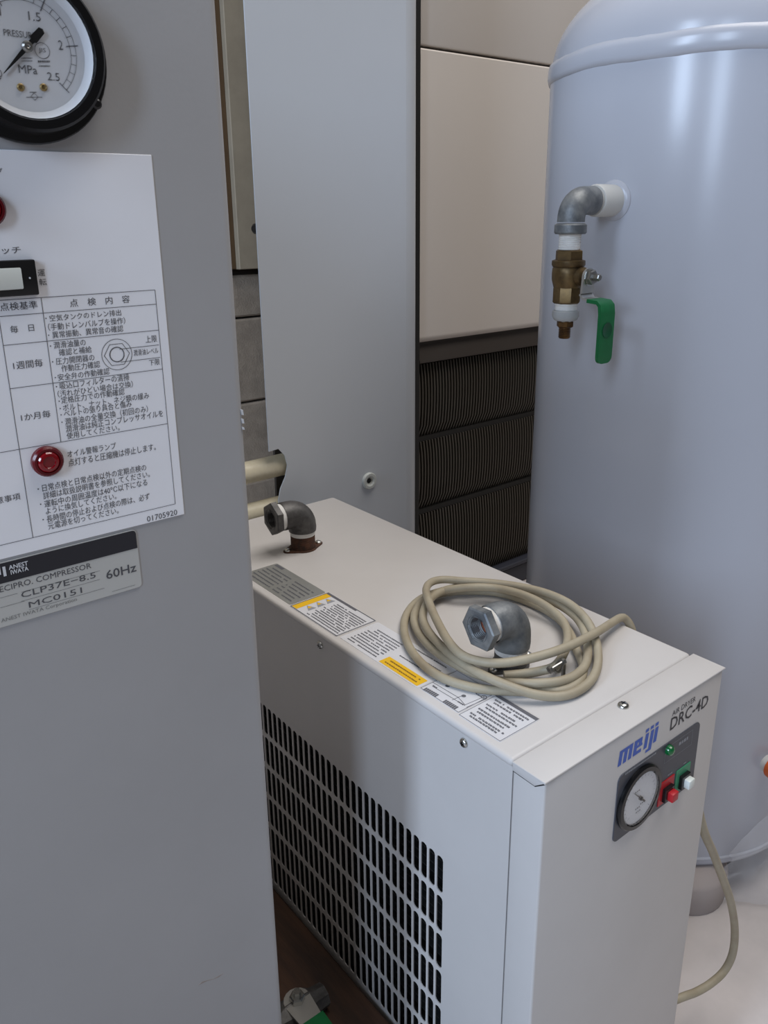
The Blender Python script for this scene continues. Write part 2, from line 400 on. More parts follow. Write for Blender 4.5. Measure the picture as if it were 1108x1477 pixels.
# --- warning lamps
def lamp(px, py, r, name_label):
    c = at(px, py, 1, YC-0.004)
    a = finish(lathe(B(), [(r*1.02, 0), (r*1.02, 0.0022), (r*0.90, 0.0032), (r*0.74, 0.0032), (r*0.74, 0.0018)], (c.x, YS, c.z), (0, -1, 0), 32), 'warning_lamp', M['red_dark'], comp)
    a['label'] = name_label
    finish(lathe(B(), [(r*0.73, 0.001), (r*0.72, 0.0029), (r*0.60, 0.0038), (r*0.42, 0.0040), (r*0.36, 0.0034), (0, 0.0034)], (c.x, YS, c.z), (0, -1, 0), 32), 'lamp_lens', M['red'], a)
rl = abs(at(94, 667, 1, YC-0.004).x-at(48, 667, 1, YC-0.004).x)/2
lamp(71, 667, rl, 'round red oil warning lamp'); lamp(-16, 301, rl, 'round red lamp above the switch')
# --- rocker switch
a0 = at(-78, 380, 1, YC-0.002); a1 = at(50, 400, 1, YC-0.002); zt1 = at(47, 374, 1, YC-0.002).z; zb1 = at(54, 425, 1, YC-0.002).z
sw = finish(box(B(), a0.x, a1.x+0.0006, YC-0.0035, YC+0.001, zb1, zt1, 0.0006, 2), 'rocker_switch', M['black'], comp)
k0 = at(-60, 395, 1, YC-0.004).x; k1 = at(32, 400, 1, YC-0.004).x; kt = at(30, 386, 1, YC-0.004).z; kb = at(33, 417, 1, YC-0.004).z
bm = prism(B(), [(k0, YC-0.002), (k0, YC-0.0072), ((k0+k1)/2, YC-0.0050), (k1, YC-0.0040), (k1, YC-0.002)], 2, kb, kt, bev=0.0004)
finish(bm, 'rocker', M['rocker'], sw)['label'] = 'ivory rocker'
d = at(43, 401, 1, YC-0.0036)
finish(lathe(B(), [(0.00035, 0), (0.00035, 0.0003)], (d.x, YC-0.0035, d.z), (0, -1, 0), 10), 'pilot_dot', M['white'], sw)
# --- nameplate
nt = at(196, 762, 1, YC); nb = at(203, 845, 1, YC); nz0 = (at(0, 905, 1, YC).z+nb.z)/2; nz1 = (at(0, 812, 1, YC).z+nt.z)/2
nmid = (at(200, 790, 1, YC).z+at(0, 840, 1, YC).z)/2
nx1 = (nt.x+nb.x)/2; nx0 = nx1-0.075
npl = finish(prism(B(), rrect(nx0, nx1, nz0, nz1, 0.0016), 1, YC-0.0006, YC+0.001), 'nameplate', M['silverlabel'], comp, smooth=0)
o = finish(prism(B(), [(nx0+0.0002, nmid)]+[(nx1-0.0002, nmid)]+[(nx1-0.0016+0.0014*math.cos(t), nz1-0.0018+0.0015*math.sin(t)) for t in (0, PI/4, PI/2)]+[(nx0+0.0002, nz1-0.0003)], 1, YC-0.0008, YC-0.0005), 'name_band', M['label_black'], npl, smooth=0)
o['label'] = 'black band across the top'
w = Print(1, YC-0.0008, -0.00012)
def N(p, t, x0, y0, x1, y1, h, **k): a = q3(x0, y0); b = q3(x1, y1); p.text(t, a[0], a[1], b[0], b[1], h/3.957, **k)
N(w, 'ANEST', 50, 1032, 162, 1014, 26, bold=0.02); N(w, 'IWATA', 62, 1060, 164, 1042, 26, bold=0.02)
i0 = w.uv(*q3(12, 1020)); i1 = w.uv(*q3(38, 1070)); w.rect(i0[0], i1[0], i1[1], i0[1])
i0 = w.uv(*q3(-40, 1030)); i1 = w.uv(*q3(4, 1050)); w.rect(i0[0], i1[0], i1[1]-0.001, i0[1]+0.001)
w.build('maker_name', M['white'], npl)['label'] = 'white maker name on the black band'
w = Print(1, YC-0.0006, -0.00012)
N(w, 'RECIPRO. COMPRESSOR', -34, 1170, 522, 1030, 34); N(w, 'CLP37E−8.5', 122, 1194, 548, 1084, 36)
N(w, 'MC0151', 166, 1250, 470, 1170, 34); N(w, '60Hz', 608, 1088, 780, 1048, 52, bold=0.01)
for (x0, y0, x1, y1) in ((120, 1160, 570, 1045), (120, 1212, 570, 1095), (165, 1262, 596, 1142), (640, 1165, 770, 1118), (0, 1196, 100, 1172), (0, 1252, 140, 1216)):
    a = w.uv(*q3(x0, y0)); b = w.uv(*q3(x1, y1)); zz = (a[1]+b[1])/2; w.rect(a[0], b[0], zz-0.00006, zz+0.00006)
w.build('lettering', M['ink'], npl)
w = Print(1, YC-0.0006, -0.00012); N(w, 'ANEST IWATA Corporation', 8, 1340, 440, 1222, 28)
w.build('small_lettering', mat('pale_ink', (132, 132, 130), 0.5), npl)

# --- pressure gauge
YG = YC-0.009
hub = at(38, 68, 1, YG)
RF, RD = 0.0303, 0.0224
gx, gz = hub.x, hub.z-0.0006
g = finish(lathe(B(), [(RF*0.97, 0), (RF, 0.0012), (RF, 0.0030), (RF*0.985, 0.0036), (0.0272, 0.0040), (0.0268, 0.0110), (0.0258, 0.0122), (RD+0.0006, 0.0122), (RD, 0.0112), (RD, 0.0088)], (gx, YC, gz), (0, -1, 0), 64), 'pressure_gauge', M['black_gloss'], comp)
g['label'] = 'black rimmed pressure gauge'
finish(lathe(B(), [(RD+0.0004, 0.0080), (RD+0.0004, 0.0089), (0, 0.0089)], (gx, YC, gz), (0, -1, 0), 48), 'dial_face', M['dial'], g)
finish(lathe(B(), [(RD-0.0024, 0.0090), (RD-0.0012, 0.0098), (RD-0.0001, 0.0112)], (gx, YC, gz), (0, -1, 0), 48, cap=False), 'dial_rim', M['dial'], g)
w = Print(1, YC-0.0089, -0.00015)
RT = 0.0170
def pol(a, r): return gx+r*math.cos(a), gz+r*math.sin(a)
A0, A1 = math.radians(225), math.radians(-45)
def gang(val): return A0+(A1-A0)*val/2.5
w.ring(gx, gz, RT, 0.00016, 60, A1, A0); w.ring(gx, gz, RT-0.0019, 0.00016, 60, A1, A0)
for k in range(26):
    a = gang(k*0.1); big = k % 5 == 0
    w.seg(*pol(a, RT-0.0019-(0.0012 if big else 0)), *pol(a, RT+(0.0012 if big else 0)), 0.00032 if big else 0.00018)
def G(t, x0, y0, x1, y1, h, **k): w.text(t, x0/3.957, y0/3.957, x1/3.957, y1/3.957, h/3.957, **k)
G('PRESSURE', 22, 208, 205, 220, 38); G('1.5', 164, 116, 234, 124, 50); G('2', 336, 284, 360, 286, 54); G('2.5', 272, 456, 342, 466, 46)
G('MPa', 108, 420, 214, 422, 48); G('0.5', -215, 262, -150, 262, 50); G('1', -2, 88, 6, 90, 48); G('0', -10, 440, 14, 444, 44)
cj = w.uv(240/3.957, 290/3.957); w.ring(*cj, 0.0025, 0.0002, 24); G('JIS', 222, 306, 262, 306, 32)
for (x0, y0, x1, h) in ((216, 346, 286, 11), (222, 374, 286, 7), (120, 330, 186, 5), (124, 346, 184, 5), (170, 524, 202, 6), (150, 553, 240, 5)):
    x = x0; rg = random.Random(x0+y0)
    while x < x1:
        ww = rg.uniform(3, 7); a = w.uv(x/3.957, (y0+h)/3.957); b = w.uv((x+ww)/3.957, y0/3.957); w.rect(a[0], b[0], a[1], b[1]); x += ww+rg.uniform(3, 5)
dd = w.uv(196/3.957, 552/3.957)
for k in range(4): w.seg(dd[0]+0.0012*math.cos(PI/2*k), dd[1]+0.0012*math.sin(PI/2*k), dd[0]+0.0012*math.cos(PI/2*(k+1)), dd[1]+0.0012*math.sin(PI/2*(k+1)), 0.00015)
w.build('scale_lettering', M['ink'], g)
for px in (118, 248):
    c = at(px/3.957, 499/3.957, 1, YC-0.009)
    finish(lathe(B(), [(0.0013, 0), (0.0013, 0.0006), (0.0009, 0.0009), (0.0005, 0.0004), (0, 0.0004)], (c.x, YC-0.0088, c.z), (0, -1, 0), 16), 'dial_screw', M['brass'], g)
tip = at(18/3.957, 420/3.957, 1, YG); tail = at(238/3.957, 182/3.957, 1, YG)
dv = Vector((tip.x-hub.x, 0, tip.z-hub.z)).normalized(); sv = Vector((-dv.z, 0, dv.x)); hb = Vector((hub.x, 0, hub.z))
L1 = (Vector((tip.x, 0, tip.z))-hb).length; L2n = (Vector((tail.x, 0, tail.z))-hb).length
pts = [hb+dv*L1+sv*0.0001, hb+dv*L1-sv*0.0001, hb+dv*0.003-sv*0.0007, hb-dv*0.003-sv*0.0008, hb-dv*0.0034-sv*0.0014, hb-dv*L2n-sv*0.0012, hb-dv*(L2n+0.0006), hb-dv*L2n+sv*0.0012, hb-dv*0.0034+sv*0.0014, hb-dv*0.003+sv*0.0008, hb+dv*0.003+sv*0.0007]
finish(prism(B(), [(p.x, p.z) for p in pts], 1, YC-0.0101, YC-0.0096), 'needle', M['black'], g, smooth=0)
finish(lathe(B(), [(0.0019, 0.0), (0.0019, 0.0009), (0.0013, 0.0016), (0.0006, 0.0017), (0, 0.0012)], (hub.x, YC-0.0096, hub.z), (0, -1, 0), 20), 'needle_hub', M['clamp'], g)
finish(lathe(B(), [(RD-0.0001, 0.0114), (RD-0.0001, 0.0118), (0, 0.0118)], (gx, YC, gz), (0, -1, 0), 48), 'gauge_glass', M['glass'], g)
for a in (-0.56, 1.9, 3.7):
    finish(lathe(B(), [(0.0019, 0), (0.0019, 0.0008), (0.0012, 0.0013), (0, 0.0013)], (gx+0.0288*math.cos(a), YC-0.0036, gz+0.0288*math.sin(a)), (0, -1, 0), 14), 'flange_screw', M['black'], g)

# ================================================================== SMALL VALVE on the pallet
vc = at(429, 1443, 2, ZP+0.022); vd = (at(452, 1475, 2, ZP+0.022)-vc); ang = math.atan2(vd.y, vd.x)
val = thing('ball_valve', 'small ball valve with steel handle plate and green grip on the brown pallet', 'valve', (vc.x, vc.y, ZP))
ca, sa = math.cos(ang), math.sin(ang)
def vp(l, s_, z): return Vector((vc.x+ca*l-sa*s_, vc.y+sa*l+ca*s_, ZP+z))
finish(lathe(lathe(B(), [(0.0, -0.024), (0.009, -0.024), (0.010, -0.014), (0.0125, -0.010), (0.0125, 0.010), (0.010, 0.014), (0.009, 0.024), (0, 0.024)], vp(0, 0, 0.0105), (-sa, ca, 0), 8), [(0.004, 0), (0.004, 0.016)], vp(0, 0, 0.010), (0, 0, 1), 12), 'valve_body', M['galv_dark'], val)
def slab(pts, z0, z1):
    bm = B(); lo = [bm.verts.new(vp(l, s_, z0)) for l, s_ in pts]; hi = [bm.verts.new(vp(l, s_, z1)) for l, s_ in pts]; n = len(pts)
    bm.faces.new(lo); bm.faces.new(hi)
    for i in range(n): bm.faces.new((lo[i], lo[(i+1) % n], hi[(i+1) % n], hi[i]))
    return bm
finish(slab([(0.0105*math.cos(t), 0.0105*math.sin(t)) for t in [PI/2+PI*k/8 for k in range(9)]]+[(0.022, -0.0085), (0.022, 0.0085)], 0.0205, 0.0225), 'handle_plate', M['zinc'], val)
finish(lathe(B(), [(0.006, 0), (0.006, 0.004), (0.005, 0.005), (0.003, 0.005), (0.003, 0.009), (0, 0.009)], vp(0, 0, 0.0225), (0, 0, 1), 6), 'stem_nut', M['screw'], val)
finish(slab([(0.020, -0.010), (0.060, -0.0095), (0.064, 0), (0.060, 0.0095), (0.020, 0.010)], 0.0195, 0.0240), 'grip', M['lever'], val)['label'] = 'green vinyl grip'

# ================================================================== AIR DRYER
W, L, D = 0.18, 0.449, 0.0231
dry = thing('air_dryer', 'white refrigerated air dryer box with a slotted side and small front control panel', 'air dryer', (W/2, L/2, 0))
# lid: sheet with rounded long edges
bm = box(B(), 0.0, W, D+0.0004, L, T-0.006, T, 0.0028, 3)
finish(bm, 'lid', M['dryer'], dry)
# left side panel, slots really cut through
YE = L-0.002
bm = B()
pitch, y_r, nslot = 0.00792, 0.0792+0.0028-0.0039, 40
zrow0, rowh, nrow = T-0.1094+0.0024, 0.0326, 6
XP = 0.0008; TH = 0.0008
zlo, zhi = 0.02, T-0.0045
def quad(a, b): # a,b corners in (y,z)
    for x in (XP, XP+TH):
        vs = [bm.verts.new((x, y, z)) for y, z in ((a[0], a[1]), (b[0], a[1]), (b[0], b[1]), (a[0], b[1]))]
        bm.faces.new(vs)
yl, yh = y_r, y_r+pitch*nslot; zb = zrow0-rowh*nrow
quad((D+0.0006, zrow0), (YE, zhi)); quad((D+0.0006, zlo), (YE, zb)); quad((D+0.0006, zb), (yl, zrow0)); quad((yh, zb), (YE, zrow0))
for r_ in range(nrow):
    for k in range(nslot):
        y0 = yl+k*pitch; z1 = zrow0-r_*rowh; z0 = z1-rowh
        hw, hh, rc = 0.0030, rowh/2-0.0018, 0.0024
        cy, cz = y0+pitch/2, (z0+z1)/2
        inn = []
        for sy, sz, st in ((1, 1, 0), (-1, 1, PI/2), (-1, -1, PI), (1, -1, 1.5*PI)):
            for q in (0, 1, 2):
                t = st+PI/4*q; inn.append((cy+sy*(hw-rc)+rc*math.cos(t), cz+sz*(hh-rc)+rc*math.sin(t)))
        outr = []
        for sy, sz in ((1, 1), (-1, 1), (-1, -1), (1, -1)): outr.append((cy+sy*pitch/2, cz+sz*rowh/2))
        rings = []
        for x in (XP, XP+TH):
            iv = [bm.verts.new((x, *p)) for p in inn]; ov = [bm.verts.new((x, *p)) for p in outr]; rings.append(iv)
            for c in range(4):
                a = iv[c*3:c*3+3]
                bm.faces.new((ov[c], a[0], a[1])); bm.faces.new((ov[c], a[1], a[2]))
                nx = iv[(c*3+3) % 12]
                bm.faces.new((ov[c], a[2], nx, ov[(c+1) % 4]))
        for q in range(12): bm.faces.new((rings[0][q], rings[0][(q+1) % 12], rings[1][(q+1) % 12], rings[1][q]))
bmesh.ops.remove_doubles(bm, verts=bm.verts, dist=1e-5)
finish(bm, 'slotted_side_panel', M['dryer'], dry, smooth=0)
finish(box(B(), W-0.0015, W-0.0005, D+0.0006, YE, 0.02, T-0.0045), 'side_panel', M['dryer'], dry, smooth=0)
finish(box(B(), 0.001, W-0.001, L-0.003, L-0.001, 0.02, T-0.0045), 'back_panel', M['dryer'], dry, smooth=0)
finish(box(B(), 0.002, W-0.002, 0.004, L-0.004, 0.012, 0.024), 'base_tray', M['ac_dark'], dry, smooth=0)
for (x, y) in ((0.02, 0.03), (W-0.02, 0.03), (0.02, L-0.03), (W-0.02, L-0.03)):
    finish(lathe(B(), [(0.012, 0), (0.014, 0.012)], (x, y, 0), (0, 0, 1), 16), 'foot', M['black'], dry)
# condenser behind the slots: dark fins
bm = B(); box(bm, 0.012, 0.016, 0.04, 0.44, 0.06, 0.40)
for k in range(34): box(bm, 0.007, 0.013, 0.06, 0.42, 0.115+k*0.0074, 0.1158+k*0.0074)
finish(bm, 'condenser_fins', M['fin'], dry, smooth=0)['kind'] = 'stuff'
# front cover: a folded tray
bm = box(B(), 0.0, W, 0.0, D, 0.016, T-0.0008, 0.0016, 3)
finish(bm, 'front_cover', M['dryer'], dry)
bm = B()   # folded top flange with its trimmed corner
prism(bm, [(-0.0009, -0.0008), (W+0.0010, -0.0010), (W+0.0010, D-0.0002), (-0.0009, D-0.0002)], 2, T-0.0012, T+0.0002, bev=0.0005)
za = at(743, 1114, 0, -0.0009); zb_ = at(771, 1134, 0, -0.0009)
prism(bm, [(D-0.0004, T-0.0006), (D-0.0004, za.z), (zb_.y, zb_.z), (0.0002, T-0.0008)], 0, -0.0009, 0.0002, bev=0.0003)
finish(bm, 'cover_flange', M['dryer'], dry)
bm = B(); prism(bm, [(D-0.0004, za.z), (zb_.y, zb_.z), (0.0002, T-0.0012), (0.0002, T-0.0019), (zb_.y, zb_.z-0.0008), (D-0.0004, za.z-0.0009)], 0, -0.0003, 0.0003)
finish(bm, 'flange_shadow_strip', M['slot_dark'], dry, smooth=0)  # raised dark strip stands in for the shadow under the flange lip
# lid screws and side screws
def screw(p, d, r, name='screw', m='screw', parent=None):
    s_ = finish(lathe(B(), [(r, 0), (r, r*0.22), (r*0.85, r*0.5), (r*0.5, r*0.68), (0, r*0.72)], p, d, 20), name, M[m], parent or dry)
    u, v, dn = frame(d); bm = B(); c = Vector(p)+dn*(r*0.70)
    for a, b in ((u, v), (v, u)):
        vs = [bm.verts.new(c+a*(r*0.5*i)+b*(r*0.1*j)+dn*(r*0.05)) for i, j in ((1, 1), (1, -1), (-1, -1), (-1, 1))]
        bm.faces.new(vs)
    finish(bm, 'cross_slot', M['black'], s_, smooth=0)
    return s_
p = at(670, 1071, 0, XP); screw((XP, p.y, p.z), (-1, 0, 0), 0.0031)
p = at(462.5, 930, 0, XP); screw((XP, p.y, p.z), (-1, 0, 0), 0.0031)
p = at(899, 1019, 2, T); screw((p.x, p.y, T+0.0001), (0, 0, 1), 0.0036)
# --- outlet elbows
def rod(bm, o, d, prof, n=24, **k): return lathe(bm, prof, o, d, n, **k)
def elbow(cx, cy, z0, mt, dark, ears, lbl, rusty):
    R = 0.0128
    O = Vector((cx, cy, T+z0)); lft = Vector((-1, 0.05, 0)).normalized()
    pts = []; rb = 0.0130
    zb0 = T+0.0175 if rusty else T+0.0140
    pts.append(Vector((cx, cy, zb0))); pts.append(Vector((cx, cy, zb0+0.004)))
    cc = O+lft*rb+Vector((0, 0, -rb))
    for k in range(0, 11):
        t = PI/2*k/10
        pts.append(cc-lft*rb*math.cos(t)+Vector((0, 0, rb*math.sin(t))))
    pts.append(O+lft*0.0185); pts.append(O+lft*0.0210)
    bm = tube(B(), pts, [R*0.97, R]+[R*0.985]*11+[R*1.0, R*0.97], 28, cap=False)
    e = finish(bm, 'outlet_elbow', M[mt], dry, smooth=50); e['label'] = lbl
    finish(rod(B(), O+lft*0.0190, lft, [(0.0118, 0), (0.0118, 0.0056)], cap=False), 'tape_ring', M['tape'], e)
    # hexagonal bush with a real bore
    bm = B(); h0, h1 = 0.0245, 0.0315
    rot = PI/6 if rusty else 0.1
    lathe(bm, [(0.0085, h0), (0.0132, h0), (0.0152, h0+0.001), (0.0152, h1-0.0008), (0.0140, h1), (0.0090, h1), (0.0082, h1-0.001), (0.0082, h0)], O, lft, 6 if False else 6, rot=rot, cap=False)
    bx = finish(bm, 'hex_bush', M['galv_dark' if dark else 'galv'], e, smooth=25)
    finish(rod(B(), O, lft, [(0.0092, h1+0.0004), (0.0092, h0), (0.0079, h0), (0.0079, h1-0.0002)]+[(0.0079-0.0006*(i % 2), h1-0.0003-i*0.0007) for i in range(14)]+[(0.0079, h1-0.0110), (0.0092, h1-0.0110)], 24, cap=False), 'bush_thread', M['galv_dark' if dark else 'galv'], e)
    finish(rod(B(), O, lft, [(0.0086, h1-0.012), (0.0086, h1-0.0100), (0.0060, h1-0.0110), (0, h1-0.0112)]), 'bore', M['slot_dark' if dark else 'rust_orange'], e)
    zt = zb0-T
    finish(rod(B(), (cx, cy, T+zt-0.004), (0, 0, 1), [(0.0113, 0), (0.0113, 0.0042)]), 'tape_ring', M['tape'], e)
    prof = [(0.0112, 0.0008), (0.0112, 0.003)]
    k = 0; z = 0.003
    while z < zt-0.0045:
        prof += [(0.0108, z), (0.0112, z+0.0006)]; z += 0.0012
    finish(rod(B(), (cx, cy, T), (0, 0, 1), prof+[(0.0108, zt-0.004)]), 'pipe_nipple', M['rust' if rusty else 'galv_dark'], e)
    ea = [at(*q, 2, T) for q in ears]
    dv2 = Vector((ea[1].x-ea[0].x, ea[1].y-ea[0].y, 0)); dn = dv2.normalized(); hl_ = dv2.length/2; sd = Vector((-dn.y, dn.x, 0)); c = Vector((cx, cy, 0))
    poly = []
    for s_, c0, r0, a0, a1 in ((1, hl_, 0.004, -1.1, 1.1), (-1, hl_, 0.004, -1.1, 1.1)):
        for i in range(7):
            t = a0+(a1-a0)*i/6
            v = dn*s_*(c0+r0*math.cos(t))+sd*(s_*r0*math.sin(t)); poly.append(((c+v).x, (c+v).y))
        for i in range(7):
            t = 0.75+(PI-1.5)*i/6
            v = dn*s_*0.0128*math.cos(t)+sd*(s_*0.0128*math.sin(t)); poly.append(((c+v).x, (c+v).y))
    finish(prism(B(), poly, 2, T-0.0001, T+0.0012), 'flange_plate', M['rust' if rusty else 'galv_dark'], e, smooth=0)
    for s_ in (1, -1):
        pz = c+dn*s_*hl_
        finish(rod(B(), (pz.x, pz.y, T+0.0012), (0, 0, 1), [(0.0030, 0), (0.0028, 0.0012), (0.0016, 0.002), (0, 0.0021)], 16), 'flange_screw', M['screw'], e)
elbow(0.0745, 0.0940, 0.0365, 'galv', False, ((713, 964), (760, 941)), 'brighter elbow inside the coil with rust in its bore', False)
elbow(0.0775, 0.3520, 0.0350, 'galv_dark', True, ((418, 799), (462, 787)), 'dark elbow at the back on a rusty nipple', True)
# --- labels on the lid: flat print, lines of text too small to read
def lidlabel(name, x0, x1, y0, y1, m, lbl):
    o = finish(prism(B(), [(a, b) for a, b in rrect(x0, x1, y0, y1, 0.0015, 3)], 2, T-0.0005, T+0.00025), name, m, dry, smooth=0); o['label'] = lbl; return o
def dashes(pr, x, y0, y1, h, rg, gap=0.25):
    """one line of unreadable print along the lid, read from back to front"""
    y = y1
    while y > y0:
        ww = rg.uniform(0.6, 1.5)*h
        if y-ww < y0: break
        if rg.random() > 0.08:
            pr.rect(y-ww, y-ww*0.52, x, x+h*rg.uniform(0.75, 1.0)); pr.rect(y-ww*0.4, y-ww*0.08, x+h*rg.uniform(0, 0.3), x+h)
            pr.rect(y-ww, y-ww*0.1, x+h*0.4, x+h*0.58)
        y -= ww*1.12
def frame2(pr, y0, y1, x0, x1, w_):
    pr.rect(y0, y1, x0, x0+w_); pr.rect(y0, y1, x1-w_, x1); pr.rect(y0, y0+w_, x0, x1); pr.rect(y1-w_, y1, x0, x1)
rg = random.Random(11)
lb = lidlabel('nameplate_label', 0.0067, 0.0405, 0.2630, 0.3375, M['dlabel_silver'], 'dull silver data plate')
pr2 = Print(2, T+0.00025, 0.0001)
for x in [0.010+0.0043*i for i in range(6)]:
    dashes(pr2, x, 0.267, 0.296, 0.0017, rg); dashes(pr2, x, 0.300, 0.334, 0.0017, rg)
pr2.rect(0.323, 0.335, 0.0365, 0.0395)
pr2.build('lettering', M['lid_ink'], lb)
lb = lidlabel('warning_label', 0.0053, 0.0424, 0.1993, 0.2617, M['dlabel'], 'warning label with a yellow strip')
pr2 = Print(2, T+0.00025, 0.00008)
pr2.rect(0.2540, 0.2605, 0.0068, 0.0410); pr2.build('yellow_strip', M['yellow'], lb)
pr2 = Print(2, T+0.00025, 0.0001)
frame2(pr2, 0.1996, 0.2614, 0.0056, 0.0421, 0.0009); pr2.rect(0.222, 0.2614, 0.0395, 0.0421)
for i, x in enumerate([0.0085+0.0026*i for i in range(11)]): dashes(pr2, x, 0.202, 0.240 if i % 3 else 0.243, 0.0013, rg)
pr2.build('lettering', M['lid_ink'], lb)
pr2 = Print(2, T+0.00025, 0.00013)
for x in (0.012, 0.021, 0.030):
    pr2.quads.append([(0.2535, x+0.004), (0.2455, x+0.0075), (0.2455, x)])
pr2.build('hazard_triangle', mat('grey_print', (150, 152, 158), 0.5), lb)
pr2 = Print(2, T+0.00025, 0.00018)
for x in (0.012, 0.021, 0.030):
    pr2.quads.append([(0.2520, x+0.0038), (0.2485, x+0.0056), (0.2485, x+0.0020)])
pr2.build('hazard_mark', M['yellow'], lb)
lb = lidlabel('notice_label', 0.0066, 0.0420, 0.1117, 0.1972, M['dlabel'], 'pale notice label with an orange yellow box')
pr2 = Print(2, T+0.00025, 0.0001); pr2.rect(0.1137, 0.1532, 0.0078, 0.0173); pr2.build('yellow_box', M['yellow'], lb)
pr2 = Print(2, T+0.00025, 0.00016)
for x in (0.0100, 0.0135): dashes(pr2, x, 0.117, 0.150, 0.0014, rg)
pr2.build('yellow_box_lettering', mat('brown_ink', (132, 96, 30), 0.5), lb)
pr2 = Print(2, T+0.00025, 0.0001)
for x in [0.0095+0.003*i for i in range(9)]: dashes(pr2, x, 0.158, 0.192 if x < 0.03 else 0.188, 0.0013, rg)
for x in (0.023, 0.031, 0.037): dashes(pr2, x, 0.116, 0.150, 0.0013, rg)
pr2.build('lettering', M['lid_ink'], lb)
lb = lidlabel('diagram_label', 0.0078, 0.0410, 0.0751, 0.1110, M['dlabel'], 'label with a small wiring diagram')
pr2 = Print(2, T+0.00025, 0.0001)
frame2(pr2, 0.0755, 0.1106, 0.0082, 0.0406, 0.0004)
def pq(x, y): p = at(530+x/4.26, 900+y/4.26, 2, T); return p.y, p.x
for a, b in (((400, 360), (560, 455)), ((400, 385), (600, 505)), ((560, 455), (600, 500)), ((600, 500), (712, 452)), ((520, 470), (590, 440)), ((610, 515), (735, 460))):
    pr2.seg(*pq(*a), *pq(*b), 0.0004)
for c in ((493, 383), (592, 445)): pr2.disc(*pq(*c), 0.0015)
pr2.ring(*pq(716, 452), 0.0016, 0.0007, 16); pr2.disc(*pq(716, 452), 0.0007)
for a, b in (((352, 400), (432, 446)), ((472, 475), (552, 522))):
    p0, p1 = pq(*a), pq(*b)
    n = 7
    for i in range(n):
        t0, t1 = i/n, (i+0.82)/n
        pr2.seg(p0[0]+(p1[0]-p0[0])*t0, p0[1]+(p1[1]-p0[1])*t0, p0[0]+(p1[0]-p0[0])*t1, p0[1]+(p1[1]-p0[1])*t1, 0.0036)
for c in ((410, 390), (565, 490), (675, 440)): a = pq(*c); dashes(pr2, a[1], a[0]-0.003, a[0]+0.002, 0.0013, rg)
pr2.build('diagram_lines', M['lid_ink'], lb)
lb = lidlabel('caution_label', 0.0066, 0.0415, 0.0393, 0.0742, M['dlabel'], 'pale caution label with a dark heading bar')
pr2 = Print(2, T+0.00025, 0.0001)
frame2(pr2, 0.0397, 0.0738, 0.0070, 0.0411, 0.00035); pr2.rect(0.0400, 0.0735, 0.0382, 0.0410)
pr2.rect(0.0400, 0.0500, 0.0030, 0.0048) if False else None
for i, x in enumerate((0.0345, 0.0315, 0.0270, 0.0240, 0.0200, 0.0170, 0.0130, 0.0105)):
    dashes(pr2, x, 0.0425+0.002*(i % 3), 0.071 if i % 2 == 0 else 0.069, 0.0017, rg)
pr2.build('lettering', M['lid_ink'], lb)
# --- front lettering and control panel
YF = 0.0
def qc(x, y): return 840+x/5.036, 960+y/5.036
w = Print(1, YF, -0.0002)
def Cc(p, t, x0, y0, x1, y1, h, **k): a = qc(x0, y0); b = qc(x1, y1); p.text(t, a[0], a[1], b[0], b[1], h/5.036, **k)
Cc(w, 'DRC-4D', 636, 466, 908, 296, 84, bold=0.010)
Cc(w, 'AIR DRYER', 652, 364, 820, 262, 36)
w.build('model_lettering', M['label_black'], dry)
w = Print(1, YF, -0.0002)
# maker's word in heavy rounded letters, drawn stroke by stroke
m0 = w.uv(*qc(256, 722)); m1 = w.uv(*qc(528, 566)); zb1_ = (m0[1]+m1[1])/2; mw = m1[0]-m0[0]; xh = 0.0105; st = mw*0.088
def mx(t): return m0[0]+mw*t
def bar(t, z0, z1, wd=st): w.quads.append([(mx(t), zb1_+z0), (mx(t)+wd, zb1_+z0), (mx(t)+wd+0.12*(z1-z0), zb1_+z1), (mx(t)+0.12*(z1-z0), zb1_+z1)])
bar(0.0, 0, xh); bar(0.128, 0, xh); bar(0.256, 0, xh); w.rect(mx(0)+0.0010, mx(0.256)+st+0.001, zb1_+xh-0.0022, zb1_+xh)
bar(0.385, 0.001, xh-0.0008); bar(0.515, xh*0.42, xh-0.0008); w.rect(mx(0.41), mx(0.53)+st, zb1_+xh-0.0024, zb1_+xh); w.rect(mx(0.39), mx(0.515)+st, zb1_, zb1_+0.0024); w.rect(mx(0.44), mx(0.54)+st, zb1_+xh*0.42, zb1_+xh*0.42+0.0017)
for t, lo in ((0.67, 0), (0.80, -0.0036), (0.93, 0)):
    bar(t, lo, xh); bar(t+0.016, xh+0.0012, xh+0.0034)
w.rect(mx(0.735), mx(0.80)+st*0.6, zb1_-0.0036, zb1_-0.0018)
w.build('maker_lettering', M['blue'], dry)
cp = finish(prism(B(), rrect(0.0681, 0.1572, T-0.0800, T-0.0307, 0.0045), 1, YF-0.0007, YF+0.001, bev=0.0002), 'control_panel', M['panel'], dry, smooth=0)
YQ = YF-0.0007
gc = at(918.4, 1147, 1, YF-0.004); R1 = 0.0222
gg = (0.0912, YQ, T-0.0567)
finish(lathe(B(), [(R1, 0), (R1, 0.0014), (R1*0.96, 0.0026), (R1*0.84, 0.0028), (R1*0.80, 0.0018), (R1*0.80, 0.0010)], gg, (0, -1, 0), 48), 'gauge_rim', M['black_gloss'], cp)
finish(lathe(B(), [(R1*0.805, 0.0002), (R1*0.805, 0.0012), (0, 0.0012)], gg, (0, -1, 0), 40), 'gauge_dial', M['dial'], cp)
w = Print(1, YQ-0.0012, -0.0001)
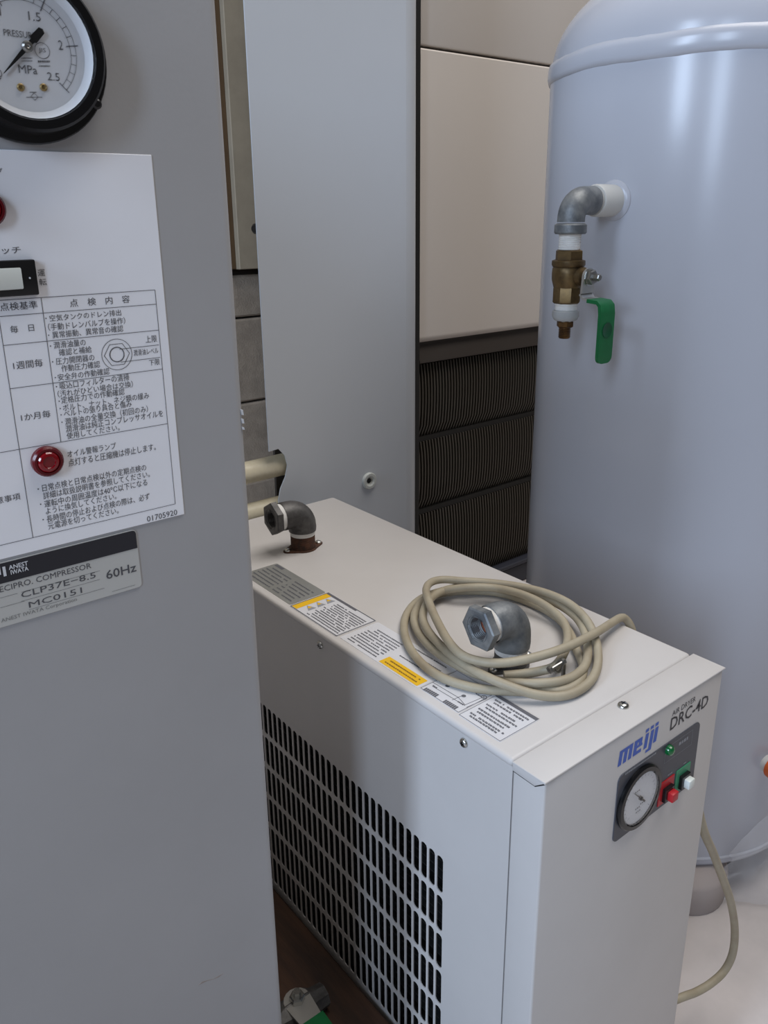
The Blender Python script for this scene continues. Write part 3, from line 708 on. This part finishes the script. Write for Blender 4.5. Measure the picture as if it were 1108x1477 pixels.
for k in range(21):
    a = math.radians(225-270*k/20); r1 = R1*0.72; r0 = r1-(0.0022 if k % 5 == 0 else 0.0012)
    w.seg(gg[0]+r0*math.cos(a), gg[2]+r0*math.sin(a), gg[0]+r1*math.cos(a), gg[2]+r1*math.sin(a), 0.00028)
for (u0, v0) in ((-0.004, -0.0075), (-0.003, -0.0105), (0.001, -0.0060), (-0.006, 0.006)):
    x = gg[0]+u0
    for i in range(3): w.rect(x, x+0.0012, gg[2]+v0, gg[2]+v0+0.0011); x += 0.0018
w.build('dial_marks', M['ink'], cp)
nd = Vector((gg[0], 0, gg[2])); a = math.radians(136); nv = Vector((math.cos(a), 0, math.sin(a))); ns = Vector((-nv.z, 0, nv.x))
pp_ = [nd+nv*0.0125, nd-nv*0.001+ns*0.0007, nd-nv*0.007+ns*0.0007, nd-nv*0.007-ns*0.0007, nd-nv*0.001-ns*0.0007]
finish(prism(B(), [(p.x, p.z) for p in pp_], 1, YQ-0.0020, YQ-0.0016), 'gauge_needle', M['black'], cp, smooth=0)
finish(lathe(B(), [(0.0014, 0.0012), (0.0014, 0.0026), (0, 0.0028)], gg, (0, -1, 0), 16), 'needle_hub', M['black'], cp)
finish(lathe(B(), [(R1*0.80, 0.0026), (R1*0.80, 0.0029), (0, 0.0029)], gg, (0, -1, 0), 40), 'gauge_glass', M['glass'], cp)
w = Print(1, YQ, -0.0001)
b0 = w.uv(*qc(605, 612)); b1 = w.uv(*qc(806, 455)); b2 = w.uv(*qc(595, 706)); b3 = w.uv(*qc(798, 575))
za_, zb2 = (b0[1]+b1[1])/2, (b2[1]+b3[1])/2
frame2x = ((b0[0], b1[0], za_-0.0002, za_), (b0[0], b1[0], zb2, zb2+0.0002), (b0[0], b0[0]+0.0002, zb2, za_), (b1[0]-0.0002, b1[0], zb2, za_))
for q in frame2x: w.rect(*q)
rg = random.Random(5)
for (x0, y0, x1, y1, h) in ((310, 800, 530, 640, 12), (700, 580, 762, 540, 22), (735, 716, 752, 706, 10), (620, 800, 645, 786, 10)):
    a = w.uv(*qc(x0, y0)); b = w.uv(*qc(x1, y1)); u = a[0]; vv = (a[1]+b[1])/2; hh = h/5.036*0.00055
    while u < b[0]:
        ww = rg.uniform(0.6, 1.2)*hh; w.rect(u, u+ww, vv, vv+hh); u += ww+hh*0.3
w.build('panel_lettering', mat('pale_grey_ink', (150, 152, 158), 0.5), cp)
c = at(*qc(645, 620), 1, YQ-0.002)
o = finish(lathe(B(), [(0.0036, 0), (0.0036, 0.0012), (0.0030, 0.0028), (0.0015, 0.0038), (0, 0.0040)], (c.x, YQ, c.z), (0, -1, 0), 20), 'indicator_lamp', M['green_led'], cp); o['label'] = 'green pilot lamp'
def pushsw(cx, cz, mplate, mknob, lp, lk):
    o = finish(box(B(), cx-0.0088, cx+0.0078, YQ-0.0006, YQ+0.0002, cz-0.0088, cz+0.0088, 0.0002, 1), 'switch_plate', M[mplate], cp); o['label'] = lp
    finish(box(B(), cx-0.0048, cx+0.0052, YQ-0.0030, YQ, cz-0.0068, cz+0.0034, 0.0004, 1), 'switch_body', M['black'], cp)
    o = finish(box(B(), cx-0.0022, cx+0.0046, YQ-0.0068, YQ-0.002, cz-0.0056, cz+0.0010, 0.0008, 2), 'switch_button', M[mknob], cp); o['label'] = lk
c = at(*qc(608, 905), 1, YQ); pushsw(c.x, c.z+0.0002, 'red_sw', 'red_sw', 'red switch plate', 'red push button')
c = at(*qc(727, 812), 1, YQ); pushsw(c.x, c.z+0.0002, 'green_sw', 'rocker', 'green switch plate', 'white push button')

# ================================================================== COILED HOSE
coil = thing('cable_coil', 'grubby beige cable coiled on top of the white dryer, hanging down its right side', 'cable', (0.09, 0.10, T))
def hp(x, y, z): return at(560+x/2.995, 820+y/2.995, 2, T+z)
path = []
RH = 0.0030
# lower loose loop at the dryer's right side, then up over the lid edge
low = [(955, 1447, 0.045), (980, 1440, 0.035), (1004, 1431, 0.030), (1026, 1418, 0.026), (1045, 1400, 0.024), (1057, 1375, 0.022), (1060, 1340, 0.022), (1054, 1300, 0.022), (1041, 1262, 0.022), (1028, 1228, 0.022), (1014, 1194, 0.022)]
for x, y, yy in low: path.append(at(x, y, 1, yy))
path[0] = Vector((W+0.006, 0.060, path[1].z-0.004))
path += [Vector((0.212, 0.030, T-0.120)), Vector((0.193, 0.050, T-0.050)), Vector((0.1860, 0.070, T-0.016)), Vector((0.1846, 0.0755, T-0.0030)), Vector((0.1815, 0.0785, T+0.0035))]
path += [hp(1004, 213, 0.0068), hp(960, 238, 0.010), hp(900, 276, 0.016), hp(780, 336, 0.020), hp(640, 382, 0.020), hp(500, 408, 0.018), hp(400, 402, 0.017), hp(320, 374, 0.0175), hp(262, 316, 0.0190), hp(215, 234, 0.0190),
         hp(182, 160, 0.0180), hp(164, 96, 0.0170), hp(182, 62, 0.0160), hp(235, 48, 0.0150), hp(330, 54, 0.0150), hp(450, 62, 0.0150), hp(570, 78, 0.0145), hp(690, 108, 0.0140), hp(790, 156, 0.0140), hp(860, 226, 0.0130), hp(900, 320, 0.0095),
         hp(906, 410, 0.0060), hp(880, 478, 0.0045), hp(820, 528, 0.0040), hp(740, 552, 0.0040), hp(640, 545, 0.0060), hp(540, 515, 0.0090), hp(430, 470, 0.0110), hp(330, 416, 0.0110), hp(240, 345, 0.0110), hp(172, 268, 0.0110), hp(150, 200, 0.0105),
         hp(182, 132, 0.0100), hp(250, 92, 0.0095), hp(360, 74, 0.0090), hp(480, 78, 0.0090), hp(600, 106, 0.0085), hp(712, 144, 0.0085), hp(795, 196, 0.0085), hp(842, 256, 0.0085), hp(862, 330, 0.0080), hp(856, 405, 0.0075), hp(822, 452, 0.0080),
         hp(760, 482, 0.0090), hp(680, 494, 0.0090), hp(590, 496, 0.0075), hp(480, 486, 0.0050), hp(370, 452, 0.0050), hp(270, 402, 0.0050), hp(190, 345, 0.0050), hp(130, 275, 0.0050), hp(112, 205, 0.0050),
         hp(150, 140, 0.0045), hp(230, 108, 0.0040), hp(340, 98, 0.0035), hp(460, 104, 0.0032), hp(570, 132, 0.0032), hp(665, 172, 0.0032), hp(740, 222, 0.0032), hp(786, 280, 0.0032), hp(812, 345, 0.0032), hp(842, 420, 0.0040), hp(830, 480, 0.0045), hp(770, 522, 0.0045),
         hp(660, 530, 0.0033), hp(540, 530, 0.0032), hp(430, 524, 0.0032), hp(330, 506, 0.0032), hp(230, 470, 0.0032), hp(150, 415, 0.0032), hp(92, 340, 0.0032), hp(68, 260, 0.0032), hp(84, 190, 0.0032), hp(140, 132, 0.0034), hp(230, 98, 0.0090), hp(340, 82, 0.0140),
         hp(460, 84, 0.0140), hp(580, 112, 0.0135), hp(680, 160, 0.0110), hp(752, 222, 0.0085), hp(776, 290, 0.0080), hp(762, 360, 0.0090), hp(722, 420, 0.0095), hp(660, 442, 0.0060), hp(580, 455, 0.0040), hp(500, 462, 0.0034)]
nlow = (len(low)+1)*5
path = smoothpath(path, 5)
rads = [0.0035 if i < nlow-10 else (0.0035-0.0005*(i-nlow+10)/20 if i < nlow+10 else RH) for i in range(len(path))]
finish(tube(B(), path, rads, 12), 'cable_sheath', M['hose'], coil, smooth=60)
# clamp screw where the cable end is tied
cpos = hp(738, 424, 0.0095)
bm = B(); tube(bm, [cpos+Vector((0.0040*math.cos(t), 0, 0.0040*math.sin(t))) for t in [2*PI*k/16 for k in range(17)]], 0.0009, 6)
finish(bm, 'clamp_band', M['clamp'], coil)
p0 = hp(695, 440, 0.0130); p1 = hp(752, 405, 0.0150)
bm = tube(B(), [p0, p1], 0.0011, 8); lathe(bm, [(0.0026, 0), (0.0026, 0.0018)], p0, (p1-p0), 6); lathe(bm, [(0.0022, 0), (0.0022, 0.002)], p1, (p1-p0), 6)
box(bm, cpos.x-0.0012, cpos.x+0.0012, cpos.y-0.0045, cpos.y-0.0030, cpos.z-0.0065, cpos.z+0.006)
finish(bm, 'clamp_screw', M['clamp'], coil)['label'] = 'small steel clamp screw'

# ================================================================== COLUMN (sheet metal cover standing behind the dryer)
YK = 0.487
colm = thing('pipe_cover', 'tall pale grey sheet metal pipe cover standing behind the dryer', 'cover panel', (0.22, YK+0.1, 0))
cxl = (at(352, 0, 1, YK).x+at(352, 300, 1, YK).x*0+at(371, 340, 1, YK).x)/2
RB = 0.030
cxr = at(599.5, 300, 1, YK).x+0.544*RB
n1 = at(391, 651, 1, YK); n2 = at(402, 650, 1, YK); n3 = at(411, 657, 1, YK); n4 = at(415, 671, 1, YK); n5 = at(412, 688, 1, YK); n6 = at(405, 705, 1, YK); n7 = at(402, 722, 1, YK)
bm = B()
# front sheet (polygon with the pipe notch), then the bend and the right return
poly = [(cxl, 2.3), (cxl, n1.z), (n2.x, n2.z+0.002), (n3.x, n3.z), (n4.x, n4.z), (n5.x, n5.z), (n6.x, n6.z), (n7.x, n7.z), (n7.x, T-0.05), (cxl, T-0.06), (cxl, 0.0), (cxr-RB, 0.0), (cxr-RB, 2.3)]
prism(bm, poly, 1, YK, YK+0.0016)
arc = [(cxr-RB+RB*math.sin(t), YK+RB-RB*math.cos(t)) for t in [PI/2*k/8 for k in range(9)]]+[(cxr, YK+0.24)]
inn = [(cxr-RB+(RB-0.0016)*math.sin(t), YK+RB-(RB-0.0016)*math.cos(t)) for t in [PI/2*k/8 for k in range(9)]]+[(cxr-0.0016, YK+0.24)]
prism(bm, arc+inn[::-1], 2, 0.0, 2.3)
bmesh.ops.remove_doubles(bm, verts=bm.verts, dist=1e-5)
finish(bm, 'cover_sheet', M['column'], colm, smooth=40)
finish(box(B(), cxl+0.034, cxr-0.010, YK+0.046, YK+0.050, 0.0, 2.28), 'cover_shade_sheet', mat('inner_shade_brown', (66, 60, 54), 0.8), colm, smooth=0)  # dark sheet added to paint the shade seen through the pipe notch
c = at(534, 694, 1, YK-0.003)
finish(lathe(B(), [(0.0098, 0), (0.0098, 0.0028), (0.0090, 0.0036), (0.0062, 0.0036), (0.0040, 0.0020), (0.0036, 0.0006), (0, 0.0006)], (c.x, YK, c.z), (0, -1, 0), 28), 'grommet', M['grommet'], colm)['label'] = 'pale round rubber grommet'
finish(lathe(B(), [(0.0030, 0.0004), (0.0030, 0.0010), (0, 0.0010)], (c.x, YK, c.z), (0, -1, 0), 20), 'grommet_hole', M['slot_dark'], colm)
c = at(367, 330, 1, YK+0.006)
finish(lathe(B(), [(0.005, 0), (0.005, 0.004), (0.003, 0.006), (0, 0.006)], (c.x+0.004, YK+0.006, c.z), (-1, -0.2, 0), 14), 'edge_clip', M['black'], colm)

# ================================================================== PIPES behind the compressor
p1 = thing('drain_pipe', 'upper cream plastic pipe entering the notch of the grey cover', 'pipe', (-0.05, YK+0.0165, at(385, 678, 1, YK).z))
YP = YK+0.0165
s1 = at(360, 681.0, 1, YP); e1 = at(402, 671.0, 1, YP); dv1 = e1-s1; st1 = s1-dv1*5.2
finish(tube(B(), [st1, s1, e1, e1+dv1*2.2], 0.0119, 20), 'pipe_wall', M['pvc'], p1)
finish(tube(B(), [st1+dv1*0.6, st1+dv1*1.1], 0.0145, 20), 'pipe_socket', M['pvc'], p1)
p2 = thing('drain_pipe', 'lower cream plastic pipe running just behind the dryer lid', 'pipe', (-0.05, YK+0.0165, at(375, 740, 1, YK).z))
s2 = at(366, 739, 1, YP); e2 = at(400, 730, 1, YP); dv2 = e2-s2; st2 = s2-dv2*6
finish(tube(B(), [st2, s2, e2, e2+dv2*2.5], 0.0110, 20), 'pipe_wall', M['pvc'], p2)
finish(tube(B(), [st2+dv2*0.6, st2+dv2*1.1], 0.0130, 20), 'pipe_socket', M['pvc'], p2)

# ================================================================== AIR CONDITIONER (beige floor unit behind)
YA = 0.80
acu = thing('floor_air_conditioner', 'beige floor standing air conditioner with a dark slatted lower grille', 'air conditioner', (0.95, YA+0.18, 0))
ax0 = at(604.5, 400, 1, YA).x; ax1 = ax0+0.80
zs1 = (at(605, 68, 1, YA).z+at(795, 93, 1, YA).z)/2; zs2 = (at(605, 492, 1, YA).z+at(775, 474, 1, YA).z)/2
finish(box(B(), ax0-0.002, ax1, YA+0.022, YA+0.36, 0.015, 1.85, 0.006, 2), 'casing', M['ac_dark'], acu)
finish(box(B(), ax0-0.016, ax0, YA-0.004, YA+0.06, 0.015, 1.85, 0.002, 1), 'edge_trim', M['ac_back'], acu)['label'] = 'black strip down the left edge'
finish(box(B(), ax0+0.001, ax1, YA, YA+0.03, zs1+0.0022, 1.85, 0.003, 2), 'upper_panel', M['ac'], acu)
# middle panel with a rounded lower lip
pz = [(YA+0.03, zs1-0.0022), (YA+0.002, zs1-0.0022), (YA, zs1-0.0045), (YA, zs2+0.010), (YA+0.0015, zs2+0.004), (YA+0.006, zs2), (YA+0.03, zs2)]
bm = B(); prism(bm, pz, 0, ax0+0.001, ax1); finish(bm, 'middle_panel', M['ac'], acu)
# header of the grille: a sloping dark ledge
zh = (at(604, 522, 1, YA).z+at(774, 500, 1, YA).z)/2
bm = B(); prism(bm, [(YA+0.03, zs2-0.001), (YA+0.012, zs2-0.001), (YA+0.012, zs2-0.006), (YA-0.002, zh+0.004), (YA-0.002, zh), (YA+0.03, zh)], 0, ax0+0.001, ax1)
finish(bm, 'grille_header', M['ac_dark'], acu)
finish(box(B(), ax0+0.001, ax1, YA+0.020, YA+0.024, 0.05, zs2), 'grille_back', M['ac_back'], acu, smooth=0)
def ah(yl_, yr_): return at(604, yl_, 1, YA).z
r1t, r1b, r2t, r2b, r3t = ah(528, 0), ah(635, 0), ah(641, 0), ah(740, 0), ah(747, 0)
rh = r1t-r1b; zrows = [(r1t, r1b), (r2t, r2t-(r2t-r2b)), (r3t, r3t-(r2t-r2b)-0.035)]
n = 0
for za_, zb3 in zrows:
    hgt = za_-zb3
    bm = B(); prof = []
    for k in range(7):
        t = k/6; prof.append((0.016-0.0125*math.sin(PI*min(1, 0.06+t*0.94))**0.35*1.0, -hgt+hgt*(1-t)*1.0 if False else -hgt*t))
    back = [(0.020, -hgt*t/6) for t in range(6, -1, -1)]
    prism(bm, prof+back, 0, -0.0014, 0.0014)
    so = finish(bm, 'grille_slat', M['ac_slat'], smooth=30); me = so.data; bpy.data.objects.remove(so)
    for k in range(46):
        s_ = bpy.data.objects.new('grille_slat', me); COL.objects.link(s_); s_.parent = acu
        s_.location = Vector((ax0+0.0065+k*0.00695, YA, za_))-acu.location
zlast = zrows[-1][1]
for zz in ((r1b+r2t)/2, (r2b+r3t)/2):
    finish(box(B(), ax0+0.001, ax1, YA+0.011, YA+0.021, zz-0.0045, zz+0.0045), 'grille_rail', M['ac_back'], acu, smooth=0)
finish(box(B(), ax0+0.34, ax1, YA+0.004, YA+0.022, zlast, r1t), 'grille_side', M['ac_dark'], acu, smooth=0)
finish(box(B(), ax0+0.001, ax1, YA-0.002, YA+0.03, zlast-0.010, zlast, 0.002, 1), 'grille_sill', M['ac_base'], acu)
finish(box(B(), ax0-0.002, ax1, YA+0.004, YA+0.36, 0.0, zlast-0.011, 0.003, 1), 'plinth', M['ac_base'], acu)

# ================================================================== AIR TANK
TX, TY, TR = 0.535, 0.252, 0.172
tank = thing('air_tank', 'large pale grey upright air tank with a drain valve, right of the dryer', 'air tank', (TX, TY, 0))
zr = T+0.424
prof = [(0.0, 0.022)]
for k in range(1, 13):
    t = PI/2*k/12; prof.append((TR*math.sin(t), 0.022+0.030*(1-math.cos(t))))
prof += [(TR, z) for z in (0.12, 0.3, 0.5, 0.7, zr-0.012)]
for k in range(0, 17):
    t = PI/2*k/16; prof.append(((TR-0.0012)*math.cos(t), zr+0.004+0.100*math.sin(t)))
finish(lathe(B(), prof, (TX, TY, 0), (0, 0, 1), 128, cap=False), 'shell', M['tank'], tank, smooth=60)
rg = random.Random(8)
bm = lathe(B(), [(TR-0.002, zr-0.0115), (TR+0.0016, zr-0.0105), (TR+0.0030, zr-0.006), (TR+0.0026, zr+0.002), (TR+0.0014, zr+0.0065), (TR-0.003, zr+0.0095)], (TX, TY, 0), (0, 0, 1), 128, cap=False)
for v in bm.verts: v.co.z += 0.0006*math.sin(9*math.atan2(v.co.y-TY, v.co.x-TX))+rg.uniform(-0.0003, 0.0003)
finish(bm, 'weld_ring', M['tank'], tank, smooth=60)
finish(lathe(B(), [(TR-0.001, 0.0545), (TR+0.0012, 0.0560), (TR+0.0012, 0.0590), (TR-0.001, 0.0605)], (TX, TY, 0), (0, 0, 1), 96, cap=False), 'base_weld', M['tank'], tank, smooth=60)
fa = math.atan2(0.142-TY, 0.438-TX)
for k in range(3):
    a = fa+k*2*PI/3; q = (TX+0.147*math.cos(a), TY+0.148*math.sin(a))
    ft = finish(lathe(B(), [(0.046, 0.0), (0.047, 0.004), (0.047, 0.033), (0.044, 0.038), (0.030, 0.046)], (*q, 0), (0, 0, 1), 32), 'tank_foot', M['foot'], tank); ft['label'] = 'grey brown rubber foot'
# --- drain valve assembly
ps = Vector((0.3631, 0.2495, T+0.2990)); nv = Vector((ps.x-TX, ps.y-TY, 0)).normalized(); PXX = Vector((0.303, ps.y, 0))
finish(lathe(B(), [(0.0185, -0.003), (0.0180, 0.0004), (0.0162, 0.0022), (0.0140, 0.0034)], ps, nv, 32), 'weld_bead', M['tank'], tank)
finish(lathe(B(), [(0.0140, -0.002), (0.0140, 0.0270), (0.0130, 0.0290), (0.0115, 0.0290)], ps, nv, 28), 'socket', M['tank_socket'], tank)
finish(lathe(B(), [(0.0104, 0.026), (0.0108, 0.0305), (0.0106, 0.0350)], ps, nv, 24), 'tape_ring', M['tape'], tank)
# elbow turning down
vx = ps+nv*0.0600; vx.z = ps.z
rb = 0.0155; zc0 = ps.z
pts = [ps+nv*0.0325, ps+nv*0.0370]
cc = ps+nv*(0.0600-rb)+Vector((0, 0, -rb))
for k in range(0, 11):
    t = PI/2*k/10; pts.append(cc+nv*(rb*math.sin(t))+Vector((0, 0, rb*math.cos(t))))
zv = lambda y: at(826, y, 0, vx.x).z
ze = zv(322)
pts += [Vector((vx.x, vx.y, ze+0.001))]
finish(tube(B(), pts, [0.0125, 0.0122]+[0.0120]*11+[0.0120], 28), 'pipe_elbow', M['galv'], tank, smooth=50)
def vrod(name, segs, m, n=28, rot=0.0, sm=35, cap=True):
    prof = [(r, zv(y)) for r, y in segs]
    return finish(lathe(B(), prof, (vx.x, vx.y, 0), (0, 0, 1), n, rot=rot, cap=cap), name, M[m], tank, smooth=sm)
vrod('elbow_collar', [(0.0120, 322), (0.0140, 324.5), (0.0142, 335), (0.0132, 337.5)], 'galv')
seg = [(0.0098, 336)]
for i in range(9): seg += [(0.0098, 341+i*2.6), (0.0092, 342.3+i*2.6)]
vrod('taped_nipple', seg+[(0.0098, 365)], 'tape')
o = vrod('valve_hexagon', [(0.0112, 360.5), (0.0124, 362), (0.0126, 377)], 'old_brass', 6, 0.3, 25); 
vrod('valve_ring', [(0.0120, 374.5), (0.0146, 376), (0.0148, 382), (0.0138, 385), (0.0126, 386)], 'old_brass')
vrod('valve_body', [(0.0124, 384), (0.0138, 387), (0.0142, 394), (0.0140, 404), (0.0128, 411), (0.0122, 415)], 'old_brass')
vrod('valve_end', [(0.0118, 413), (0.0127, 416), (0.0127, 436), (0.0115, 438)], 'old_brass', 8, 0.2, 25)
vrod('taped_end', [(0.0100, 436.5), (0.0100, 441), (0.0095, 442), (0.0100, 446), (0.0098, 450)], 'tape')
vrod('grey_ring', [(0.0098, 447.5), (0.0120, 449.5), (0.0120, 457), (0.0105, 462), (0.0090, 463.5)], 'grey_pl', 28)
vrod('neck_tape', [(0.0064, 461), (0.0064, 466.5)], 'tape')
vrod('plug_nut', [(0.0066, 463.5), (0.0076, 465), (0.0076, 472), (0.0064, 473.5)], 'brown_brass', 6, 0.4, 25)
vrod('plug_spigot', [(0.0050, 471)]+[(0.0055-0.0005*(i % 2), 474+i*1.3) for i in range(11)]+[(0.0046, 489.5), (0.0030, 489.5), (0.0030, 484)], 'brown_brass', 24)
# stem, nuts and lever, facing -y
sz = zv(398); sx, sy = vx.x, vx.y
ld = Vector((0.10, -1, 0)).normalized()
finish(lathe(B(), [(0.0085, 0.008), (0.0080, 0.0165), (0.0062, 0.0180), (0.0062, 0.0200)], (sx, sy, sz), ld, 24), 'stem_boss', M['old_brass'], tank)
lv_y = 0.0215
lp = B()
prism(lp, [(sx+0.0075*math.cos(t), sz+0.0075*math.sin(t)) for t in [PI*k/10 for k in range(11)]]+[(sx-0.0085, zv(421)), (sx+0.0085, zv(421))], 1, sy-lv_y-0.0018, sy-lv_y)
zl = zv(421); yl0 = sy-lv_y
def strip(bm, prof, x0, x1, th):
    """bent strip: profile in (y,z), thickness th"""
    n = len(prof); nr = []
    for i in range(n):
        a = Vector(prof[max(i-1, 0)]); b = Vector(prof[min(i+1, n-1)]); t = (b-a).normalized(); nr.append(Vector((-t.y, t.x)))
    lo = [Vector(p) for p in prof]; hi = [Vector(p)+nr[i]*th for i, p in enumerate(prof)]
    V = [[bm.verts.new((x, p.x, p.y)) for p in lo+hi[::-1]] for x in (x0, x1)]
    m = 2*n
    for i in range(m): bm.faces.new((V[0][i], V[0][(i+1) % m], V[1][(i+1) % m], V[1][i]))
    for i in range(n-1):
        for S in V: bm.faces.new((S[i], S[i+1], S[m-2-i], S[m-1-i]))
strip(lp, [(yl0, zl), (yl0-0.003, zl-0.0035), (yl0-0.013, zl-0.0045)], sx-0.0085, sx+0.0085, 0.0018)
lev = finish(lp, 'lever_plate', M['zinc'], tank, smooth=30)
gp = B(); yg = yl0-0.0085
g_end = zv(517)
strip(gp, [(yg, zl-0.0040), (yg-0.011, zl-0.0048), (yg-0.0150, zl-0.0085), (yg-0.0162, zl-0.016), (yg-0.0162, g_end+0.006), (yg-0.0160, g_end)], sx-0.0098, sx+0.0098, 0.0032)
bmesh.ops.recalc_face_normals(gp, faces=gp.faces)
es = [e for e in gp.edges if all(abs(v.co.z-g_end) < 0.002 for v in e.verts) and abs(e.verts[0].co.y-e.verts[1].co.y) > 0.001]
bmesh.ops.bevel(gp, geom=es, offset=0.006, segments=4, profile=0.5, affect='EDGES')
grip = finish(gp, 'lever_grip', M['lever'], lev, smooth=40); grip['label'] = 'green vinyl grip'
gz_ = zl-0.030; yface = yg-0.0162-0.0002
finish(lathe(B(), [(0.0068, 0), (0.0068, 0.0003), (0.0058, 0.0003), (0.0055, 0.0001), (0, 0.0001)], (sx, yface, gz_), (0, -1, 0), 24), 'grip_emblem', mat('dark_green_print', (10, 74, 46), 0.5), lev)
finish(lathe(B(), [(0.0078, 0), (0.0078, 0.0008)], (sx, sy-lv_y-0.0018, sz), (0, -1, 0), 24), 'washer', M['screw'], lev)
finish(lathe(B(), [(0.0064, 0.0008), (0.0066, 0.0012), (0.0066, 0.0048), (0.0058, 0.0054), (0.0032, 0.0054), (0.0032, 0.0110), (0.0026, 0.0118), (0, 0.0118)], (sx, sy-lv_y-0.0018, sz), (0, -1, 0), 6, rot=0.2), 'stem_nut', M['clamp'], lev, smooth=25)

# --- low port with an orange cap
def onshell(px, py, R):
    d = at(px, py, 2, 0.0)-CAM; o = Vector((CAM.x-TX, CAM.y-TY))
    A = d.x*d.x+d.y*d.y; Bq = 2*(o.x*d.x+o.y*d.y); K = o.x*o.x+o.y*o.y-R*R
    t = (-Bq-math.sqrt(Bq*Bq-4*A*K))/(2*A); return CAM+d*t
pc = onshell(1107, 1100, TR); nv2 = Vector((pc.x-TX, pc.y-TY, 0)).normalized()
finish(lathe(B(), [(0.0105, -0.002), (0.0105, 0.006), (0.0095, 0.007)], pc, nv2, 24), 'low_port', M['tank_socket'], tank)
o = finish(lathe(B(), [(0.0090, 0.006), (0.0125, 0.007), (0.0125, 0.014), (0.0105, 0.016), (0, 0.016)], pc, nv2, 24), 'port_cap', M['orange'], tank); o['label'] = 'orange plastic cap'

# ================================================================== CLEAR FILM clinging to the foot of the tank
from mathutils import noise as mno
fl = onshell(1050, 1215, TR); fang0 = math.atan2(fl.y-TY, fl.x-TX)
film_loc = (TX+0.21*math.cos(fang0+0.9), TY+0.21*math.sin(fang0+0.9), 0)
film = thing('plastic_film', 'crumpled clear plastic film clinging to the foot of the grey tank', 'plastic film', film_loc)
bm = B(); NA, NZ = 70, 40; grid = []
for i in range(NA+1):
    row = []
    a = fang0+1.35*i/NA
    for j in range(NZ+1):
        t = j/NZ
        edge = 0.10*mno.noise(Vector((t*4, 3.1, 0)))
        aa = a+edge*(1-i/NA)
        zt_ = 0.060+0.105*min(1, i/22)+0.020*mno.noise(Vector((a*7, 0.3, 1.7)))
        z = 0.003+(zt_-0.003)*t
        g_ = min(1.0, i/26.0)
        off = 0.005+0.030*g_*math.sin(PI*min(1, 0.15+0.85*t))**0.8+0.016*(1-t)*g_
        off += g_*0.018*mno.noise(Vector((aa*6, z*22, 0.5)))+g_*0.012*abs(mno.noise(Vector((aa*13+z*20, z*30, 4.2))))+0.002*mno.noise(Vector((aa*30, z*60, 1)))
        r = TR+max(off, 0.003)
        row.append(bm.verts.new((TX+r*math.cos(aa), TY+r*math.sin(aa), max(z, 0.002))))
    grid.append(row)
for i in range(NA):
    for j in range(NZ): bm.faces.new((grid[i][j], grid[i+1][j], grid[i+1][j+1], grid[i][j+1]))
finish(bm, 'film_sheet', M['film'], film, smooth=70)
